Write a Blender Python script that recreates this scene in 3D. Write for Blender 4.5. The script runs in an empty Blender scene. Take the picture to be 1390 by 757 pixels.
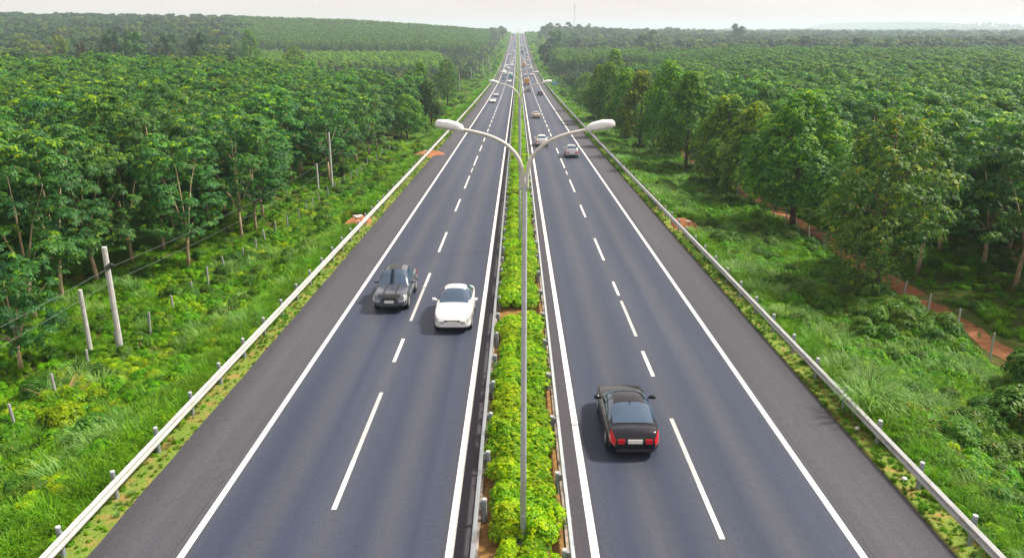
import bpy, math, random
import numpy as np
from mathutils import Vector

random.seed(7); RNG = np.random.default_rng(11)
SC = bpy.context.scene
COL = SC.collection
rad = math.radians

# ------------------------------------------------------------------ helpers
def smooth(a, b, x):
    t = np.clip((np.asarray(x, float) - a) / (b - a), 0, 1)
    return t * t * (3 - 2 * t)

# road profile: gentle fall, a sag, then a long climb to a crest
_s = np.arange(-200, 9000, 1.0)
_sl = np.interp(_s, [-200, 0, 200, 350, 480, 650, 900, 1350, 1480, 1750, 2300, 9000],
                [.034, .034, .029, .021, .001, -.018, -.0235, -.0235, .004, .03, .0, 0])
_dr = np.cumsum(_sl); _dr = _dr - np.interp(18.3, _s, _dr) + 13.92
CAMZ = 14.0
def zr(y): return CAMZ - np.interp(y, _s, _dr)

def vnoise(x, y, sc, seed=0):
    """cheap smooth pseudo noise, -1..1"""
    x = np.asarray(x, float) / sc; y = np.asarray(y, float) / sc
    return (np.sin(x * 1.7 + 1.3 * np.sin(y * 1.1 + seed) + seed) + np.sin(y * 1.9 + 1.1 * np.sin(x * 1.3 - seed) + 2.1 * seed)
            + .6 * np.sin((x + y) * 2.9 + seed * .7)) / 2.6

def gz(x, y):
    """height of the terrain"""
    x = np.asarray(x, float); y = np.asarray(y, float)
    ax = np.abs(x); z0 = zr(y)
    base = z0 - .06 - .95 * smooth(13.0, 17.5, ax)
    r = -x / np.maximum(y, 50)
    ridge = np.interp(r, [0, .03, .1, .2, .35, .5, .66, 1.0], [-1, 0, 6, 13, 18, 20, 22, 24])
    ha = 280 + 240 * smooth(.37, .30, r)
    near = z0 - .95 + 3.2 * smooth(55, 190, y)
    val = np.interp(y, [0, 200, 280, 400, 9000], [0, 0, -9.5, -10, -10])
    t_ = np.clip((y - ha) / (1130 - ha), 0, 1); hill = val + (ridge - val) * t_ * t_ * (3 - 2 * t_)
    hill = hill + (-12 - hill) * smooth(1200, 2400, y)
    tl = near + (hill - near) * smooth(215, 290, y)
    zl = base + (tl - base) * smooth(22, 75, ax)
    nr = z0 - .95 + 5.5 * smooth(90, 420, y)
    tr = nr + (-7.0 - nr) * smooth(450, 720, y)
    k = smooth(450, 800, y)
    w = np.clip((ax - (24 + 90 * k)) / (90 + 150 * k), 0, 1); w = w * w * (3 - 2 * w)
    zR = base + (tr - base) * w
    g = np.where(x < 0, zl, zR)
    farb = smooth(3200, 5600, y)
    mt = 15 * np.exp(-((x - 3600) / 1900.) ** 2) + 62 * np.exp(-((x - 2585) / 140.) ** 2) + 22 * np.exp(-((x - 2330) / 170.) ** 2)
    g = g + farb * np.where(x > 0, mt, 0)
    nz = .16 * vnoise(x, y, 3.1, 1) + .10 * vnoise(x, y, 1.2, 4)
    return g + nz * smooth(13.4, 16, ax) * (1 - smooth(300, 500, y))

# ------------------------------------------------------------------ camera
F = 1060.0; CX, CY, HOR = 695.0, 378.5, 41.0
PITCH = math.atan((CY - HOR) / F); YAW = math.atan(7.5 / F)
CAM = np.array([-.157, 0, CAMZ])
_r = np.array([math.cos(YAW), math.sin(YAW), 0])
_f = np.array([-math.sin(YAW) * math.cos(PITCH), math.cos(YAW) * math.cos(PITCH), -math.sin(PITCH)])
_u = np.cross(_r, _f)
def proj(P):
    d = np.asarray(P, float) - CAM
    Z = np.maximum(d @ _f, 1e-3)
    return np.stack([CX + F * (d @ _r) / Z, CY - F * (d @ _u) / Z, Z], -1)
def hit(u, v, fn=None):
    """point of the ground (road by default) that the photo shows at u, v"""
    d = _f + _r * (u - CX) / F - _u * (v - CY) / F
    ts = np.concatenate([np.arange(10, 300, .25), np.arange(300, 2200, 1.)])
    P = CAM + ts[:, None] * d
    z = zr(P[:, 1]) if fn is None else fn(P[:, 0], P[:, 1])
    k = np.argmax(P[:, 2] < z)
    if k == 0: k = len(ts) - 1
    a, b = P[k - 1, 2] - z[k - 1], P[k, 2] - z[k]
    t = a / (a - b) if a != b else 0
    return P[k - 1] + (P[k] - P[k - 1]) * t

cam = bpy.data.objects.new('camera', bpy.data.cameras.new('camera'))
COL.objects.link(cam); SC.camera = cam
cam.location = CAM; cam.rotation_euler = (math.pi / 2 - PITCH, 0, YAW)
cam.data.sensor_width = 36; cam.data.lens = F / 1390 * 36
cam.data.clip_end = 30000; cam.data.clip_start = .1

# ------------------------------------------------------------------ materials
def mat(name):
    m = bpy.data.materials.new(name); m.use_nodes = True
    nt = m.node_tree; return m, nt, nt.nodes['Principled BSDF']
def N(nt, t, **k):
    n = nt.nodes.new(t)
    for a, v in k.items():
        if a.startswith('i_'):
            key = a[2:]; key = int(key) if key.isdigit() else key.replace('_', ' ')
            n.inputs[key].default_value = v
        else: setattr(n, a, v)
    return n
def L(nt, a, b): nt.links.new(a, b)
def ramp(nt, src, stops, interp='LINEAR'):
    n = nt.nodes.new('ShaderNodeValToRGB'); cr = n.color_ramp; cr.interpolation = interp
    while len(cr.elements) < len(stops): cr.elements.new(.5)
    for e, (p, c) in zip(cr.elements, stops):
        e.position = p; e.color = c if len(c) == 4 else (*c, 1)
    L(nt, src, n.inputs[0]); return n.outputs[0]
def noise(nt, scale, detail=4, vec=None, rough=.55):
    n = N(nt, 'ShaderNodeTexNoise', i_Scale=scale, i_Detail=detail, i_Roughness=rough)
    if vec is not None: L(nt, vec, n.inputs['Vector'])
    return n.outputs['Fac']
def mixc(nt, fac, a, b, mode='MIX'):
    n = nt.nodes.new('ShaderNodeMix'); n.data_type = 'RGBA'; n.blend_type = mode
    for s, v in ((0, fac), (6, a), (7, b)):
        if hasattr(v, 'links'): L(nt, v, n.inputs[s])
        else: n.inputs[s].default_value = v if s == 0 or len(v) == 4 else (*v, 1)
    return n.outputs[2]
def math_(nt, op, a, b=0.0, c=0.0):
    n = nt.nodes.new('ShaderNodeMath'); n.operation = op
    for i, v in enumerate((a, b, c)):
        if hasattr(v, 'links'): L(nt, v, n.inputs[i])
        else: n.inputs[i].default_value = v
    return n.outputs[0]
def coords(nt, kind='Object'): return nt.nodes.new('ShaderNodeTexCoord').outputs[kind]
def stretch(nt, vec, s):
    n = nt.nodes.new('ShaderNodeMapping'); n.inputs['Scale'].default_value = s
    L(nt, vec, n.inputs['Vector']); return n.outputs[0]

def plain(name, col, rough=.5, metal=0., var=.12, scale=6., coat=0., spec=.5, bump=0.):
    m, nt, b = mat(name)
    co = coords(nt)
    f = noise(nt, scale, 5, co)
    lo = tuple(c * (1 - var) for c in col); hi = tuple(min(1, c * (1 + var)) for c in col)
    L(nt, ramp(nt, f, [(.3, lo), (.7, hi)]), b.inputs['Base Color'])
    b.inputs['Roughness'].default_value = rough; b.inputs['Metallic'].default_value = metal
    b.inputs['Coat Weight'].default_value = coat; b.inputs['Specular IOR Level'].default_value = spec
    if bump:
        bn = N(nt, 'ShaderNodeBump', i_Strength=bump, i_Distance=.02); L(nt, noise(nt, scale * 4, 6, co), bn.inputs['Height'])
        L(nt, bn.outputs[0], b.inputs['Normal'])
    return m

def m_leaf(name='leaf', rough=.5, trans=.38, spec=.22):
    m, nt, b = mat(name)
    at = N(nt, 'ShaderNodeAttribute', attribute_name='col').outputs['Color']
    rnd = nt.nodes.new('ShaderNodeObjectInfo').outputs['Random']
    hsv = nt.nodes.new('ShaderNodeHueSaturation')
    L(nt, at, hsv.inputs['Color'])
    L(nt, math_(nt, 'MULTIPLY_ADD', rnd, .035, .4825), hsv.inputs['Hue'])
    L(nt, math_(nt, 'MULTIPLY_ADD', math_(nt, 'FRACT', math_(nt, 'MULTIPLY', rnd, 7.31)), .5, .75), hsv.inputs['Value'])
    hsv.inputs['Saturation'].default_value = 1.08
    L(nt, hsv.outputs[0], b.inputs['Base Color'])
    b.inputs['Roughness'].default_value = rough; b.inputs['Specular IOR Level'].default_value = spec
    tr = nt.nodes.new('ShaderNodeBsdfTranslucent')
    L(nt, mixc(nt, 1.0, hsv.outputs[0], (.88, 1.0, .40), 'MULTIPLY'), tr.inputs[0])
    mx = nt.nodes.new('ShaderNodeMixShader'); mx.inputs[0].default_value = trans
    L(nt, b.outputs[0], mx.inputs[1]); L(nt, tr.outputs[0], mx.inputs[2])
    L(nt, mx.outputs[0], nt.nodes['Material Output'].inputs['Surface'])
    return m

def m_asphalt():
    m, nt, b = mat('asphalt'); co = coords(nt)
    sx = nt.nodes.new('ShaderNodeSeparateXYZ'); L(nt, co, sx.inputs[0])
    ax = math_(nt, 'ABSOLUTE', sx.outputs['X'])
    wob = noise(nt, .15, 2, stretch(nt, co, (1, .25, 1)))
    ax2 = math_(nt, 'ADD', ax, math_(nt, 'MULTIPLY_ADD', wob, .5, -.25))
    # the worn blue-black lanes, the browner older shoulders
    t = math_(nt, 'DIVIDE', ax2, 14.0)
    lane = (.032, .042, .071); tyre = (.024, .034, .064); crown = (.045, .050, .070); sh = (.056, .056, .069); shd = (.040, .040, .050)
    p = lambda v: v / 14.0
    base = ramp(nt, t, [(p(1.4), (.048, .044, .054)), (p(2.0), (.045, .045, .06)), (p(2.5), lane), (p(3.1), tyre), (p(3.9), crown), (p(4.7), tyre), (p(5.3), lane), (p(5.77), crown),
                        (p(6.3), lane), (p(6.9), tyre), (p(7.6), crown), (p(8.4), tyre), (p(9.1), lane), (p(9.7), sh), (p(11.0), sh), (p(12.0), shd)])
    big = noise(nt, .09, 4, stretch(nt, co, (1.6, .22, 1)))
    base = mixc(nt, 1.0, base, ramp(nt, big, [(.3, (.82, .82, .85)), (.7, (1.16, 1.15, 1.13))]), 'MULTIPLY')
    streak = noise(nt, 1.0, 3, stretch(nt, co, (2.2, .02, 1)))
    base = mixc(nt, 1.0, base, ramp(nt, streak, [(.3, (.90, .90, .92)), (.7, (1.10, 1.09, 1.07))]), 'MULTIPLY')
    vor = N(nt, 'ShaderNodeTexVoronoi', i_Scale=.55); L(nt, stretch(nt, co, (1, .35, 1)), vor.inputs['Vector'])
    spots = ramp(nt, vor.outputs['Distance'], [(.0, (.62, .62, .64)), (.055, (.86, .86, .87)), (.09, (1, 1, 1))])
    base = mixc(nt, ramp(nt, noise(nt, .3, 3, co), [(.5, (0, 0, 0)), (.62, (1, 1, 1))]), base, mixc(nt, 1.0, base, spots, 'MULTIPLY'))
    cr = N(nt, 'ShaderNodeTexVoronoi', feature='DISTANCE_TO_EDGE', i_Scale=.22); wv = nt.nodes.new('ShaderNodeVectorMath'); wv.operation = 'ADD'
    nz = N(nt, 'ShaderNodeTexNoise', i_Scale=1.3, i_Detail=4); L(nt, co, nz.inputs['Vector']); L(nt, co, wv.inputs[0]); L(nt, nz.outputs['Color'], wv.inputs[1]); L(nt, wv.outputs[0], cr.inputs['Vector'])
    crk = math_(nt, 'MULTIPLY', math_(nt, 'LESS_THAN', cr.outputs['Distance'], .006), ramp(nt, noise(nt, .11, 3, co), [(.5, (0, 0, 0)), (.6, (.22, .22, .22))]))
    base = mixc(nt, crk, base, (.018, .018, .02))
    seam = math_(nt, 'LESS_THAN', math_(nt, 'ABSOLUTE', math_(nt, 'SUBTRACT', ax, 9.78)), .02)
    base = mixc(nt, math_(nt, 'MULTIPLY', seam, .5), base, (.025, .025, .03))
    grain = noise(nt, 26, 6, co, .8)
    base = mixc(nt, 1.0, base, ramp(nt, grain, [(.30, (.50, .50, .50)), (.52, (1.0, 1.0, 1.0)), (.72, (1.75, 1.72, 1.65))]), 'MULTIPLY')
    g2 = noise(nt, 7.5, 5, co, .75)
    base = mixc(nt, 1.0, base, ramp(nt, g2, [(.3, (.84, .84, .84)), (.5, (1, 1, 1)), (.7, (1.17, 1.16, 1.14))]), 'MULTIPLY')
    L(nt, base, b.inputs['Base Color'])
    L(nt, ramp(nt, t, [(p(2.2), (.8,) * 3), (p(3.2), (.55,) * 3), (p(8.4), (.55,) * 3), (p(9.6), (.85,) * 3)]), b.inputs['Roughness'])
    b.inputs['Specular IOR Level'].default_value = .35
    bn = N(nt, 'ShaderNodeBump', i_Strength=.25, i_Distance=.01); L(nt, grain, bn.inputs['Height']); L(nt, bn.outputs[0], b.inputs['Normal'])
    return m

def m_paint(name, col):
    m, nt, b = mat(name); co = coords(nt)
    f = noise(nt, 9, 6, co, .7)
    c = ramp(nt, f, [(.30, tuple(v * .62 for v in col)), (.5, col), (.8, tuple(min(1, v * 1.06) for v in col))])
    wear = ramp(nt, noise(nt, 2.2, 7, stretch(nt, co, (2.5, .6, 1)), .8), [(.60, (0, 0, 0)), (.72, (.75, .75, .75))])
    c = mixc(nt, wear, c, (.10, .10, .11))
    L(nt, c, b.inputs['Base Color']); b.inputs['Roughness'].default_value = .65
    return m

def m_ground():
    m, nt, b = mat('ground_cover'); co = coords(nt)
    sx = nt.nodes.new('ShaderNodeSeparateXYZ'); L(nt, co, sx.inputs[0])
    ax = math_(nt, 'ABSOLUTE', sx.outputs['X'])
    n1 = noise(nt, 1.1, 6, co, .65); n2 = noise(nt, 14, 4, co, .7)
    grass = ramp(nt, n2, [(.3, (.028, .055, .010)), (.55, (.06, .11, .016)), (.75, (.12, .16, .03))])
    soil = ramp(nt, n2, [(.3, (.22, .12, .045)), (.7, (.42, .25, .10))])
    mown = ramp(nt, n2, [(.3, (.07, .12, .02)), (.55, (.15, .22, .035)), (.75, (.24, .27, .07))])
    verge = math_(nt, 'MULTIPLY', math_(nt, 'LESS_THAN', ax, 13.6), math_(nt, 'GREATER_THAN', ax, 11.5))
    amt = math_(nt, 'MULTIPLY', ramp(nt, n1, [(.50, (0, 0, 0)), (.66, (.85, .85, .85))]), verge)
    litter = math_(nt, 'MULTIPLY', ramp(nt, noise(nt, .35, 5, co, .7), [(.46, (0, 0, 0)), (.62, (1, 1, 1))]), math_(nt, 'GREATER_THAN', ax, 21.0))
    c = mixc(nt, amt, mixc(nt, verge, grass, mown), soil)
    c = mixc(nt, math_(nt, 'MULTIPLY', litter, .75), c, (.075, .05, .018))
    L(nt, c, b.inputs['Base Color']); b.inputs['Roughness'].default_value = .95; b.inputs['Specular IOR Level'].default_value = .1
    bn = N(nt, 'ShaderNodeBump', i_Strength=.6, i_Distance=.06); L(nt, n2, bn.inputs['Height']); L(nt, bn.outputs[0], b.inputs['Normal'])
    return m

def m_two(name, a, b_, scale, lo=.4, hi=.6, rough=.9, bump=.5, detail=6, st=(1, 1, 1)):
    m, nt, b = mat(name); co = stretch(nt, coords(nt), st)
    f = noise(nt, scale, detail, co, .68)
    L(nt, ramp(nt, f, [(lo, a), (hi, b_)]), b.inputs['Base Color'])
    b.inputs['Roughness'].default_value = rough; b.inputs['Specular IOR Level'].default_value = .2
    bn = N(nt, 'ShaderNodeBump', i_Strength=bump, i_Distance=.03); L(nt, noise(nt, scale * 3, 5, co), bn.inputs['Height']); L(nt, bn.outputs[0], b.inputs['Normal'])
    return m

M = {}
M['leaf'] = m_leaf()
M['weed'] = m_leaf('weed_leaf', .5, .42, .2)
M['asphalt'] = m_asphalt()
M['paint'] = m_paint('road_paint', (.66, .66, .64)); M['paint_old'] = m_paint('worn_road_paint', (.40, .40, .40))
M['ground'] = m_ground()
M['soil'] = m_two('red_soil', (.20, .075, .03), (.36, .155, .07), 3.5, .35, .65)
M['path'] = m_two('dirt_path', (.17, .066, .027), (.31, .14, .065), 2.2, .35, .65)
M['median_soil'] = m_two('median_soil', (.12, .065, .022), (.27, .15, .05), 5, .35, .65)
M['kerb'] = m_two('kerb_stone', (.06, .045, .036), (.34, .285, .245), 2.4, .38, .60, st=(1, .6, 1))
M['bark'] = m_two('tan_bark', (.27, .19, .115), (.56, .43, .29), 5, .35, .65, st=(1, 1, .5))
M['bark_dark'] = m_two('dark_bark', (.05, .035, .025), (.16, .115, .08), 5, .35, .65, st=(1, 1, .5))
M['galv'] = plain('galvanised_steel', (.50, .51, .51), .42, .25, .14, 3.0)
M['galv_sunlit'] = plain('sunlit_galvanised_steel', (.56, .545, .51), .5, .15, .14, 2.0)  # left rail: same steel, lightened and warmed to carry the sunlight in its colour
M['galv_blue'] = plain('weathered_galvanised_steel', (.33, .36, .385), .45, .3, .15, 3.0)
M['galv_post'] = plain('galvanised_post', (.24, .27, .30), .5, .2, .2, 6.0)
M['pole'] = plain('lamp_post_steel', (.44, .46, .49), .45, .15, .10, 4.0)
M['arm'] = plain('lamp_arm_steel', (.50, .49, .46), .5, .1, .14, 5.0)
M['lamp'] = plain('lamp_housing', (.66, .67, .68), .4, 0, .12, 7.0)
M['lens'] = plain('lamp_lens', (.36, .37, .37), .2, 0, .05, 4.0)
M['concrete'] = m_two('pole_concrete', (.34, .33, .33), (.55, .54, .54), 5, .3, .7, .9, .2)
M['rubber_black'] = plain('black_rubber', (.018, .018, .019), .7, 0, .2)
M['chrome'] = plain('rim_metal', (.45, .46, .47), .3, .7, .1)
M['glass'] = plain('car_glass', (.03, .06, .105), .05, 0, .05, 1.0, .3, .8)
M['plate'] = plain('plate_white', (.72, .72, .70), .5, 0, .06)
M['red_lens'] = plain('red_lamp_lens', (.50, .012, .02), .2, 0, .1, 5, .3)
M['clear_lens'] = plain('clear_lamp_lens', (.40, .42, .43), .12, 0, .1, 5, .5)
M['black_trim'] = plain('black_trim', (.02, .021, .023), .5, 0, .2)
M['sign_blue'] = plain('sign_blue', (.02, .22, .55), .45, 0, .06)
M['sign_white'] = plain('sign_white', (.75, .75, .74), .45, 0, .04)
M['rubble'] = m_two('rubble', (.40, .37, .34), (.66, .63, .60), 8, .35, .65)
M['cable'] = plain('cable_grey', (.15, .16, .17), .6, 0, .1)
M['straw'] = plain('dead_stalk', (.30, .19, .09), .9, 0, .25)
M['hill'] = plain('far_hill', (.06, .085, .07), .95, 0, .2, .01)
PAINT = {}
def paint(name, col, metal=.0, rough=.28):
    if name not in PAINT: PAINT[name] = plain('car_paint_' + name, col, rough, metal, .03, 2., .3 if name == 'black' else .7, .3 if name == 'black' else .5)
    return PAINT[name]

# ------------------------------------------------------------------ mesh building
class MB:
    def __init__(s): s.v = []; s.f = []; s.m = []; s.n = 0; s.mats = []
    def add(s, v, f, m=0):
        v = np.asarray(v, float).reshape(-1, 3)
        s.v.append(v); s.f += [tuple(i + s.n for i in q) for q in f]; s.m += [m] * len(f); s.n += len(v); return s
    def box(s, lo, hi, m=0):
        x0, y0, z0 = lo; x1, y1, z1 = hi
        return s.add([(x0, y0, z0), (x1, y0, z0), (x1, y1, z0), (x0, y1, z0), (x0, y0, z1), (x1, y0, z1), (x1, y1, z1), (x0, y1, z1)],
                     [(3, 2, 1, 0), (4, 5, 6, 7), (0, 1, 5, 4), (1, 2, 6, 5), (2, 3, 7, 6), (3, 0, 4, 7)], m)
    def tube(s, path, radii, sides=8, m=0, caps=True):
        P = np.asarray(path, float); n = len(P); V = []
        T = np.gradient(P, axis=0); T /= np.linalg.norm(T, axis=1)[:, None] + 1e-9
        ref = np.array([0, 0, 1.]) if abs(T[0, 2]) < .9 else np.array([1., 0, 0])
        for i in range(n):
            a = np.cross(T[i], ref); a /= np.linalg.norm(a) + 1e-9; b = np.cross(T[i], a)
            for k in range(sides):
                t = 2 * math.pi * k / sides
                V.append(P[i] + radii[i] * (math.cos(t) * a + math.sin(t) * b))
        Fc = [(i * sides + k, (i + 1) * sides + k, (i + 1) * sides + (k + 1) % sides, i * sides + (k + 1) % sides) for i in range(n - 1) for k in range(sides)]
        if caps: Fc += [tuple(range(sides)), tuple(reversed(range((n - 1) * sides, n * sides)))]
        return s.add(V, Fc, m)
    def grid(s, G, m=0, flip=False):
        G = np.asarray(G, float); a, b = G.shape[:2]
        Fc = [(i * b + j, (i + 1) * b + j, (i + 1) * b + j + 1, i * b + j + 1) for i in range(a - 1) for j in range(b - 1)]
        if flip: Fc = [q[::-1] for q in Fc]
        return s.add(G.reshape(-1, 3), Fc, m)
    def mesh(s, name, mats, smooth_=False):
        me = bpy.data.meshes.new(name)
        me.from_pydata(np.concatenate(s.v).tolist(), [], s.f)
        for m in (mats if isinstance(mats, (list, tuple)) else [mats]): me.materials.append(m)
        if any(s.m): me.polygons.foreach_set('material_index', s.m)
        if smooth_: me.polygons.foreach_set('use_smooth', [True] * len(s.f))
        me.update(); return me

def quads_mesh(name, V, C, m, k=4):
    """V (n,k,3) one polygon each, C (n,3) colour of each"""
    n = len(V); me = bpy.data.meshes.new(name)
    me.vertices.add(n * k); me.vertices.foreach_set('co', V.astype(np.float32).ravel())
    me.loops.add(n * k); me.loops.foreach_set('vertex_index', np.arange(n * k, dtype=np.int32))
    me.polygons.add(n); me.polygons.foreach_set('loop_start', np.arange(n, dtype=np.int32) * k)
    a = me.attributes.new('col', 'FLOAT_COLOR', 'POINT')
    cc = np.ones((n, k, 4), np.float32); cc[:, :, :3] = C[:, None, :]
    a.data.foreach_set('color', cc.ravel())
    me.materials.append(m); me.update(); me.validate(); return me

def link(name, data, parent=None, loc=None, kind=None):
    o = bpy.data.objects.new(name, data); COL.objects.link(o)
    if parent is not None: o.parent = parent
    if loc is not None: o.location = loc
    if kind: o['kind'] = kind
    return o
def tag(o, label, cat, group=None):
    o['label'] = label; o['category'] = cat
    if group: o['group'] = group
    return o
def thing(name, label, cat, loc=(0, 0, 0), rz=0, group=None, s=1.):
    o = bpy.data.objects.new(name, None); COL.objects.link(o); o.empty_display_size = .2
    o.location = loc; o.rotation_euler = (0, 0, rz); o.scale = (s, s, s)
    return tag(o, label, cat, group)
def dup(root, loc, rz, label, group=None, s=1.):
    r = root.copy(); COL.objects.link(r); r.location = loc; r.rotation_euler = (0, 0, rz); r.scale = (s, s, s)
    r['label'] = label
    if group: r['group'] = group
    elif 'group' in r: del r['group']
    for ch in root.children:
        c = ch.copy(); COL.objects.link(c); c.parent = r
        for g in ch.children:
            d = g.copy(); COL.objects.link(d); d.parent = c
    return r

# geometry-node scatter: one object, instances of real plants of the scene
def scatter(name, P, rot, scl, idx, sources, label=None, cat=None, kind='stuff'):
    P = np.asarray(P, np.float32); n = len(P)
    me = bpy.data.meshes.new(name); me.vertices.add(n); me.vertices.foreach_set('co', P.ravel())
    a = me.attributes.new('rot', 'FLOAT', 'POINT'); a.data.foreach_set('value', np.asarray(rot, np.float32))
    a = me.attributes.new('scl', 'FLOAT', 'POINT'); a.data.foreach_set('value', np.asarray(scl, np.float32))
    a = me.attributes.new('idx', 'INT', 'POINT'); a.data.foreach_set('value', np.asarray(idx, np.int32))
    me.update()
    o = link(name, me, kind=kind)
    if label: o['label'] = label
    if cat: o['category'] = cat
    nt = bpy.data.node_groups.new(name + '_nodes', 'GeometryNodeTree')
    nt.interface.new_socket('Geometry', in_out='INPUT', socket_type='NodeSocketGeometry')
    nt.interface.new_socket('Geometry', in_out='OUTPUT', socket_type='NodeSocketGeometry')
    gi = nt.nodes.new('NodeGroupInput'); go = nt.nodes.new('NodeGroupOutput')
    def named(nm, ty):
        q = nt.nodes.new('GeometryNodeInputNamedAttribute'); q.data_type = ty; q.inputs[0].default_value = nm
        return next(s for s in q.outputs if s.enabled and s.name == 'Attribute')
    rx = nt.nodes.new('ShaderNodeCombineXYZ'); nt.links.new(named('rot', 'FLOAT'), rx.inputs[2])
    e2r = nt.nodes.new('FunctionNodeEulerToRotation'); nt.links.new(rx.outputs[0], e2r.inputs[0])
    ks = named('idx', 'INT'); sc_ = named('scl', 'FLOAT')
    join = nt.nodes.new('GeometryNodeJoinGeometry')
    for k, srcs in enumerate(sources):
        cmp_ = nt.nodes.new('FunctionNodeCompare'); cmp_.data_type = 'INT'; cmp_.operation = 'EQUAL'
        ins = [s for s in cmp_.inputs if s.enabled]; nt.links.new(ks, ins[0]); ins[1].default_value = k
        for so in srcs:
            oi = nt.nodes.new('GeometryNodeObjectInfo'); oi.transform_space = 'ORIGINAL'
            oi.inputs[0].default_value = so; oi.inputs[1].default_value = True
            ip = nt.nodes.new('GeometryNodeInstanceOnPoints')
            nt.links.new(gi.outputs[0], ip.inputs['Points']); nt.links.new(cmp_.outputs[0], ip.inputs['Selection'])
            nt.links.new(oi.outputs['Geometry'], ip.inputs['Instance'])
            nt.links.new(e2r.outputs[0], ip.inputs['Rotation']); nt.links.new(sc_, ip.inputs['Scale'])
            nt.links.new(ip.outputs[0], join.inputs[0])
    nt.links.new(join.outputs[0], go.inputs[0])
    md = o.modifiers.new('scatter', 'NODES'); md.node_group = nt
    return o

# ------------------------------------------------------------------ leaves
def unit(v): return v / (np.linalg.norm(v, axis=-1, keepdims=True) + 1e-9)
def leaves(base, d, nrm, length, width, fat=.45):
    """rhombic leaves: base point, direction, approximate face normal"""
    d = unit(d); s = unit(np.cross(d, nrm)); n = len(base)
    Ln = np.broadcast_to(length, (n,))[:, None]; Wd = np.broadcast_to(width, (n,))[:, None]
    m_ = base + d * Ln * fat
    return np.stack([base, m_ + s * Wd * .5, base + d * Ln, m_ - s * Wd * .5], 1)
def pick(pal, t):
    pal = np.asarray(pal); x = np.clip(t, 0, .9999) * (len(pal) - 1); i = x.astype(int); f = (x - i)[:, None]
    return pal[i] * (1 - f) + pal[np.minimum(i + 1, len(pal) - 1)] * f
def tufts(C, A, per, length, width, tone, pal, droop=(.1, .9), rng=RNG):
    """palmate tufts: leaves radiating and drooping from points C about axes A"""
    n = len(C)
    A = unit(A); r = np.array([.31, .95, .1]); X = unit(np.cross(A, r)); Y = np.cross(A, X)
    C2 = np.repeat(C, per, 0); A2 = np.repeat(A, per, 0); X2 = np.repeat(X, per, 0); Y2 = np.repeat(Y, per, 0)
    m = n * per
    th = np.tile(np.arange(per) * 2 * math.pi / per, n) + rng.normal(0, .35, m) + np.repeat(rng.uniform(0, 6.3, n), per)
    dr = rng.uniform(droop[0], droop[1], m)
    rad_ = np.cos(th)[:, None] * X2 + np.sin(th)[:, None] * Y2
    d = rad_ - A2 * dr[:, None] * .8 + np.array([0, 0, -.15])
    nrm = A2 + rad_ * dr[:, None] * .8 + rng.normal(0, .16, (m, 3))
    ln = length * rng.uniform(.7, 1.25, m)
    V = leaves(C2 + rad_ * length * .12, d, nrm, ln, width * rng.uniform(.75, 1.25, m))
    t = np.repeat(tone, per) + rng.normal(0, .09, m)
    return V, pick(pal, t)
def crown_points(rng, n, lobes, inner=.25):
    """points on the upper/outer skin of a set of lobes (x,y,z,r)"""
    lb = np.asarray(lobes); w = lb[:, 3] ** 2; k = rng.choice(len(lb), n, p=w / w.sum())
    d = unit(rng.normal(0, 1, (n, 3))); d[:, 2] = np.where(d[:, 2] < -.35, -d[:, 2], d[:, 2])
    rr = lb[k, 3] * np.where(rng.random(n) < inner, rng.uniform(.35, .85, n), rng.uniform(.85, 1.08, n))
    return lb[k, :3] + d * rr[:, None] * np.array([1, 1, .8]), d, k

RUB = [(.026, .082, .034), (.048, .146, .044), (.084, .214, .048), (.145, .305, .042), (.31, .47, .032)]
CON = [(.031, .092, .020), (.062, .158, .026), (.118, .245, .030), (.23, .375, .030), (.43, .50, .03)]
FOR = [(.032, .080, .028), (.055, .122, .032), (.085, .165, .036), (.14, .21, .040)]
FYE = [(.06, .11, .018), (.11, .17, .022), (.17, .23, .026), (.25, .29, .035)]
FBL = [(.022, .060, .032), (.036, .088, .042), (.056, .118, .050), (.09, .15, .056)]
FBR = [(.05, .055, .022), (.085, .085, .032), (.12, .115, .04), (.165, .15, .055)]
ACA = [(.034, .092, .020), (.064, .155, .024), (.110, .225, .030), (.19, .31, .036)]

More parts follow.
